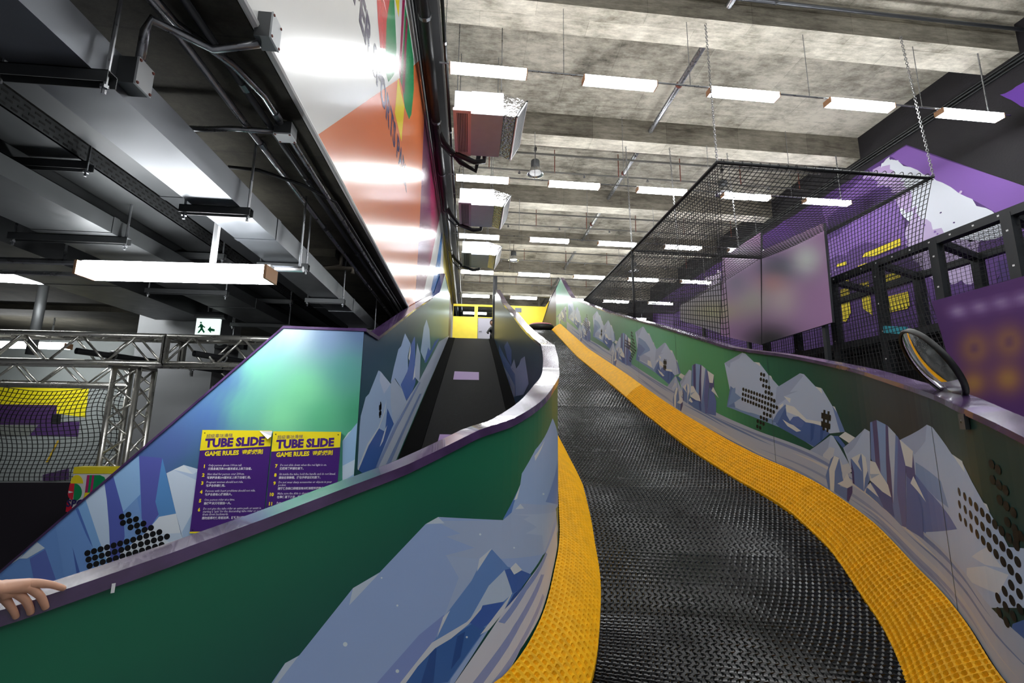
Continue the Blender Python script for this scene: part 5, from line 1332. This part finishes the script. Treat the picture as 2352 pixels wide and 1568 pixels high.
def chain(a, b, label, n=None):
    A, B = Vector(a), Vector(b); L = (B - A).length; n = n or int(L / .045); d = (B - A).normalized(); e1 = d.orthogonal().normalized(); e2 = d.cross(e1)
    mb = MB()
    for i in range(n):
        c = A + d * L * (i + .5) / n; s = e1 if i % 2 else e2; pts = []
        for j in range(9):
            t = 2 * PI * j / 8; pts.append(c + d * .031 * math.cos(t) + s * .015 * math.sin(t))
        mb.tube(pts, .0055, 4, cap=False)
    return tag(mb.build('hanging_chain', M_chain, fix=False), label, 'chain', 'net chains')
chain((NX0, NY0, ZN), (3.78, 6.3, ZBM), 'steel chain holding the near left corner of the safety net')
chain((NX1, NY0, ZN), (7.25, 6.2, ZBM), 'steel chain holding the near right corner of the safety net')
chain((4.7, 9.58, ZN), (4.7, 9.75, ZBM), 'thin steel chain above the middle bar of the safety net')
chain((NX0, 9.57, ZN), (3.62, 9.8, ZBM), 'thin steel chain above the left side of the safety net')
chain((6.2, 9.6, ZN), (6.2, 9.8, ZBM), 'rightmost distant steel chain of the safety net')

# ------------------------------------------------------------------ play frame on the far right
pf = empty('play_frame', (7.0, 6, 0), 'black padded climbing frame with mesh panels against the purple wall', 'play frame')
PX0, PX1 = 7.3, 8.7
PYS = [4.2, 5.2, 6.2, 7.25, 8.3, 9.4, 10.5]
def padbar(a, b, w=.12, nm='beam', ties=0):
    k = MB(); k.bar(a, b, w, w); q = k.build(nm, M_pad, pf)
    A, B = Vector(a), Vector(b)
    for i in range(ties):
        c = A.lerp(B, (i + .5) / ties); z = MB(); z.box(c.x - w / 2 - .006, c.x - w / 2, c.y - .012, c.y + .012, c.z - .012, c.z + .012); z.build('tie', M_bolt, q)
    return q
ZT = 4.47
for y in PYS:
    padbar((PX0, y, 0), (PX0, y, ZT), .13, 'post', 9); None if y > 8 else padbar((PX1, y + .55, 0), (PX1, y + .55, ZT - .05), .13, 'post')
    padbar((PX0, y, ZT), (PX1, y + .55, ZT), .11, 'beam')
for z in (ZT, 3.1, 1.5):
    padbar((PX0, 3.5, z), (PX0, 10.6, z), .12, 'beam', 22 if z == ZT else 0); padbar((PX1, 3.5, z), (PX1, 10.6, z), .12, 'beam')
def fsc(u, v): return (PX0 + .02, 3.6 + 6.9 * u, 4.45 - 3.4 * v)
k = MB(); net_mesh(k, fsc, 110, 58, .0032); k.build('mesh_panel', M_net, pf, fix=False)
def tsc(u, v): return (PX0 + (PX1 - PX0) * v, 3.6 + 6.9 * u, ZT + .02)
k = MB(); net_mesh(k, tsc, 110, 24, .004); k.build('mesh_panel', M_net, pf, fix=False)
k = MB(); k.box(PX0 + .15, PX1, 3.6, 10.5, 2.95, 3.06); k.build('deck', M_pad, pf)
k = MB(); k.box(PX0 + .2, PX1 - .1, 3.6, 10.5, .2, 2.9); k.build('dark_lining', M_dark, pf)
k = MB(); tq = [onX(x, y, PX0 - .08) for x, y in [(2028, 748), (2078, 750), (2078, 768), (2030, 764)]]; k.prism([tuple(p) for p in tq], (.06, 0, 0)); k.build('turquoise_pad', mat('turquoise', (70, 176, 196), .5), pf)

# stepped mauve panels and purple sign (their pictures are unreadable: soft colour fields only)
def soft_panel(name, corners, X, base, spots, label, cat, nu=40, nv=30, th=.05):
    o = empty(name, (X, corners[0][0], corners[0][1]), label, cat)
    (y0, z0), (y1, z1), (y2, z2_), (y3, z3) = corners
    k = MB(); k.prism([(X, y0, z0), (X, y1, z1), (X, y2, z2_), (X, y3, z3)], (th, 0, 0)); k.build('board', M_pad, o)
    g = MB()
    def col(p):
        c = RW.T @ (np.array(p) - ORG); x, y = CX + F * c[0] / c[2], CY - F * c[1] / c[2]
        r = list(base)
        for (sx, sy, rx, ry, rgb, a) in spots:
            w = a * math.exp(-((x - sx) / rx) ** 2 - ((y - sy) / ry) ** 2); r = [u + (v - u) * w for u, v in zip(r, rgb)]
        return tuple(r)
    def P(u, v):
        a = (y0 + (y1 - y0) * u, z0 + (z1 - z0) * u); b = (y3 + (y2 - y3) * u, z3 + (z2_ - z3) * u); return (X - .002, a[0] + (b[0] - a[0]) * v, a[1] + (b[1] - a[1]) * v)
    for i in range(nu):
        for j in range(nv): g.add([P(i / nu, j / nv), P((i + 1) / nu, j / nv), P((i + 1) / nu, (j + 1) / nv), P(i / nu, (j + 1) / nv)], [(0, 1, 2, 3)], col)
    g.build('printed_face', M_wallprint, o, fix=False); return o
XP = 6.7
def yz(x, y, X): q = onX(x, y, X); return (float(q[1]), float(q[2]))
SP = [(1790, 615, 60, 34, (78, 78, 96), 1.0), (1700, 585, 36, 26, (206, 198, 212), .9), (1775, 655, 36, 28, (168, 108, 108), .8), (1852, 595, 36, 36, (196, 200, 198), 1.0), (1730, 690, 50, 40, (158, 150, 148), 1.0), (1640, 715, 60, 26, (160, 156, 120), .9), (1770, 785, 60, 40, (28, 26, 32), 1.0), (1800, 690, 36, 40, (186, 176, 172), .7), (1690, 650, 30, 30, (120, 112, 132), .8)]
soft_panel('graphic_panel', [yz(1750, 790, XP), yz(1912, 740, XP), yz(1891, 512, XP), yz(1750, 576, XP)], XP, (156, 118, 160), SP, 'larger mauve blurred graphic panel beside the safety net', 'panel')
soft_panel('graphic_panel', [yz(1655, 770, XP), yz(1749, 792, XP), yz(1747, 532, XP), yz(1660, 592, XP)], XP, (156, 118, 160), SP, 'stepped upper mauve graphic panel left of the larger one', 'panel')
soft_panel('graphic_panel', [yz(1562, 735, XP), yz(1654, 765, XP), yz(1656, 645, XP), yz(1562, 700, XP)], XP, (140, 132, 146), SP, 'low greyish graphic panel behind the mural wall', 'panel')
XS = 6.3
WS = [(2200, 715, 22, 14, (150, 130, 170), .9), (2250, 705, 22, 14, (150, 130, 170), .8), (2300, 695, 24, 14, (150, 130, 170), .8), (2350, 685, 24, 14, (150, 130, 170), .8), (2238, 800, 34, 38, (150, 110, 60), .9), (2318, 785, 36, 38, (150, 110, 60), .9), (2236, 880, 32, 30, (160, 118, 56), .9), (2315, 870, 36, 34, (160, 118, 56), .9), (2238, 800, 12, 12, (80, 40, 90), .8), (2318, 785, 12, 12, (80, 40, 90), .8)]
soft_panel('purple_sign', [yz(2215, 945, XS), yz(2420, 1010, XS), yz(2420, 615, XS), yz(2140, 692, XS)], XS, (74, 34, 98), WS, 'purple sign with blurred yellow characters right of the convex mirror', 'sign')
k = MB(); k.bar((XS + .1, 5.2, 0), (XS + .1, 5.2, 3.2), .08); k.bar((XS + .1, 4.2, 0), (XS + .1, 4.2, 3.2), .08); k.build('support', M_pad, bpy.data.objects['purple_sign'])
for p, y in (('graphic_panel', 8.0), ('graphic_panel.001', 10.4), ('graphic_panel.002', 12.5)):
    k = MB(); k.bar((XP + .09, y, 0), (XP + .09, y, 5.2 if p != 'graphic_panel.002' else 4.7), .08); k.build('support', M_pad, bpy.data.objects[p])

# ------------------------------------------------------------------ convex mirror on the right wall
mr = empty('convex_mirror', (2.55, 2.3, 1.5), 'round convex mirror on a bracket at the right mural wall', 'mirror')
mc = onX(2137, 836, 2.5)
_v = Vector(ray(2137, 836)).normalized(); _mj = (Vector(ray(2190, 915)) - Vector(ray(2085, 752))).normalized(); _vp = (_v - _mj * _v.dot(_mj)).normalized(); _w = _mj.cross(_vp).normalized()
if (RW.T @ np.array(_w))[0] > 0: _w = -_w
nrm_ = (_w * .945 - _vp * .33).normalized()
def msh(prof, n=40):
    mb = MB(); e1 = nrm_.orthogonal().normalized(); e2 = nrm_.cross(e1); c = Vector(mc); vs = []; fs = []
    for (r, h) in prof:
        for j in range(n): a = 2 * PI * j / n; vs.append(c + nrm_ * h + e1 * r * math.cos(a) + e2 * r * math.sin(a))
    for i in range(len(prof) - 1):
        for j in range(n): fs.append((i * n + j, i * n + (j + 1) % n, (i + 1) * n + (j + 1) % n, (i + 1) * n + j))
    mb.add(vs, fs); return mb
Rm = .205
msh([(.0005, .035)] + [(Rm * t, .035 * (1 - t * t)) for t in [i / 14 for i in range(1, 15)]]).build('mirror_face', M_mirror, mr, smooth=True)
msh([(Rm - .004, .004), (Rm + .008, .01), (Rm + .014, 0), (Rm + .012, -.02), (Rm - .03, -.035), (.02, -.04), (.0005, -.04)]).build('rim', M_bsteel, mr, smooth=True)
c = Vector(mc) - nrm_ * .04
_q, _z = RC.pix(2222, 968); _p, _nn = RC.at(_q); fx = Vector((_p[0] + _nn[0] * .012, _p[1] + _nn[1] * .012, _z)); lowp = Vector(onX(2200, 935, 2.53))
k = MB(); k.tube([c + Vector((0, 0, -.19)), lowp, fx], .013, 8); k.build('arm', M_steel, mr, smooth=True)
k = MB(); k.obox(fx, (_nn[1] * .03, -_nn[0] * .03, 0), (_nn[0] * .008, _nn[1] * .008, 0), (0, 0, .035)); k.build('bracket_plate', M_galv, mr)

# ------------------------------------------------------------------ people
def skin_obj(name, verts, edges, radii, m, parent=None, sub=2, root=0):
    me = bpy.data.meshes.new(name); me.from_pydata([tuple(v) for v in verts], edges, []); ob = bpy.data.objects.new(name, me); COL.objects.link(ob)
    bpy.context.view_layer.objects.active = ob
    sk = ob.modifiers.new('skin', 'SKIN'); sk.use_smooth_shade = True
    for i, r in enumerate(radii):
        sv = me.skin_vertices[0].data[i]; sv.radius = (r, r) if not isinstance(r, tuple) else r; sv.use_root = (i == root)
    sb = ob.modifiers.new('sub', 'SUBSURF'); sb.levels = sub; sb.render_levels = sub
    dgx = bpy.context.evaluated_depsgraph_get(); ev = ob.evaluated_get(dgx); nm = bpy.data.meshes.new_from_object(ev)
    bpy.data.objects.remove(ob); nm.materials.clear(); nm.materials.append(m)
    nm.polygons.foreach_set('use_smooth', [True] * len(nm.polygons))
    return link(name, nm, parent)
def rail_pt(x, y, off=0.0):
    """point in front of the divider's camera-side face on the sight line"""
    s, z = dpix(x, y); p, nn = dplan(s); d = ray(x, y); d = d / np.linalg.norm(d)
    P = np.array([p[0], p[1], z]); return P - d * off
hand = empty('person', tuple(rail_pt(-60, 1400)), "person's bare hand and forearm resting on the purple rail at left", 'person')
V = {}; names = []
def hp(n, x, y, off, r): V[n] = len(names); names.append((rail_pt(x, y, off), r))
hp('wrist', -42, 1352, .055, (.03, .02)); hp('palm', -5, 1352, .05, (.036, .02)); hp('arm', -150, 1330, .06, (.036, .03)); hp('arm2', -330, 1250, .1, (.045, .04))
hp('ik', 84, 1339, .035, .0125); hp('ip', 118, 1342, .03, .0092); hp('it', 137, 1348, .026, .0085); hp('ie', 152, 1353, .024, .0078)
hp('mk', 66, 1349, .038, .0125); hp('mp', 92, 1366, .034, .0096); hp('mt', 102, 1386, .026, .0088); hp('me', 106, 1399, .02, .0078)
hp('rk', 38, 1360, .042, .0125); hp('rp', 60, 1378, .036, .0096); hp('rt', 69, 1398, .027, .0088); hp('re', 71, 1411, .02, .0078)
hp('lk', 8, 1370, .045, .0115); hp('lp', 24, 1391, .037, .0088); hp('lt', 34, 1408, .028, .0078); hp('le', 38, 1420, .02, .007)
hp('pm', 40, 1345, .042, (.024, .018)); hp('tk', 10, 1340, .02, .013); hp('tp', 40, 1352, -.01, .011)
ed = [('wrist', 'palm'), ('arm', 'wrist'), ('arm2', 'arm'), ('palm', 'pm'), ('pm', 'ik'), ('ik', 'ip'), ('ip', 'it'), ('it', 'ie'), ('pm', 'mk'), ('mk', 'mp'), ('mp', 'mt'), ('mt', 'me'), ('palm', 'rk'), ('rk', 'rp'), ('rp', 'rt'), ('rt', 're'), ('palm', 'lk'), ('lk', 'lp'), ('lp', 'lt'), ('lt', 'le'), ('palm', 'tk'), ('tk', 'tp')]
skin_obj('hand', [n[0] for n in names], [(V[a], V[b]) for a, b in ed], [n[1] for n in names], M_skin, hand, 2, V['wrist'])
# person crouching at the ramp top, half hidden by the divider
pz = ZPLAT + .005
pe = empty('person', (.96, 17.2, pz), 'person in black crouching at the top of the ramp behind the divider', 'person')
vb = [(.86, 17.2, pz + .22), (.82, 17.15, pz + .42), (.78, 17.1, pz + .58), (.77, 17.08, pz + .66), (.74, 16.95, pz + .3), (.72, 17.0, pz + .06), (.98, 16.95, pz + .3), (.98, 17.0, pz + .06), (.66, 17.05, pz + .5), (.58, 16.92, pz + .36), (.62, 16.8, pz + .3), (.95, 17.05, pz + .5), (1.0, 16.9, pz + .36), (.66, 16.9, pz + .03), (.98, 16.88, pz + .03)]
eb = [(0, 1), (1, 2), (2, 3), (0, 4), (4, 5), (5, 13), (0, 6), (6, 7), (7, 14), (2, 8), (8, 9), (9, 10), (2, 11), (11, 12)]
vb = [(x + .03, y + .05, z) for x, y, z in vb]
skin_obj('body', vb, eb, [.14, .13, .1, .05, .075, .05, .075, .05, .055, .045, .035, .055, .04, .04, .04], M_bpipe, pe, 1)
k = MB(); k.lathe((.79, 17.11, pz + .76), [(.001, .115), (.05, .1), (.08, .05), (.085, 0), (.07, -.06), (.04, -.1), (.001, -.11)], 14); k.build('head', M_skin, pe, smooth=True)
k = MB(); k.lathe((.795, 17.125, pz + .78), [(.001, .115), (.055, .1), (.09, .05), (.095, 0), (.088, -.05)], 14); k.build('hair', M_dark, pe, smooth=True)
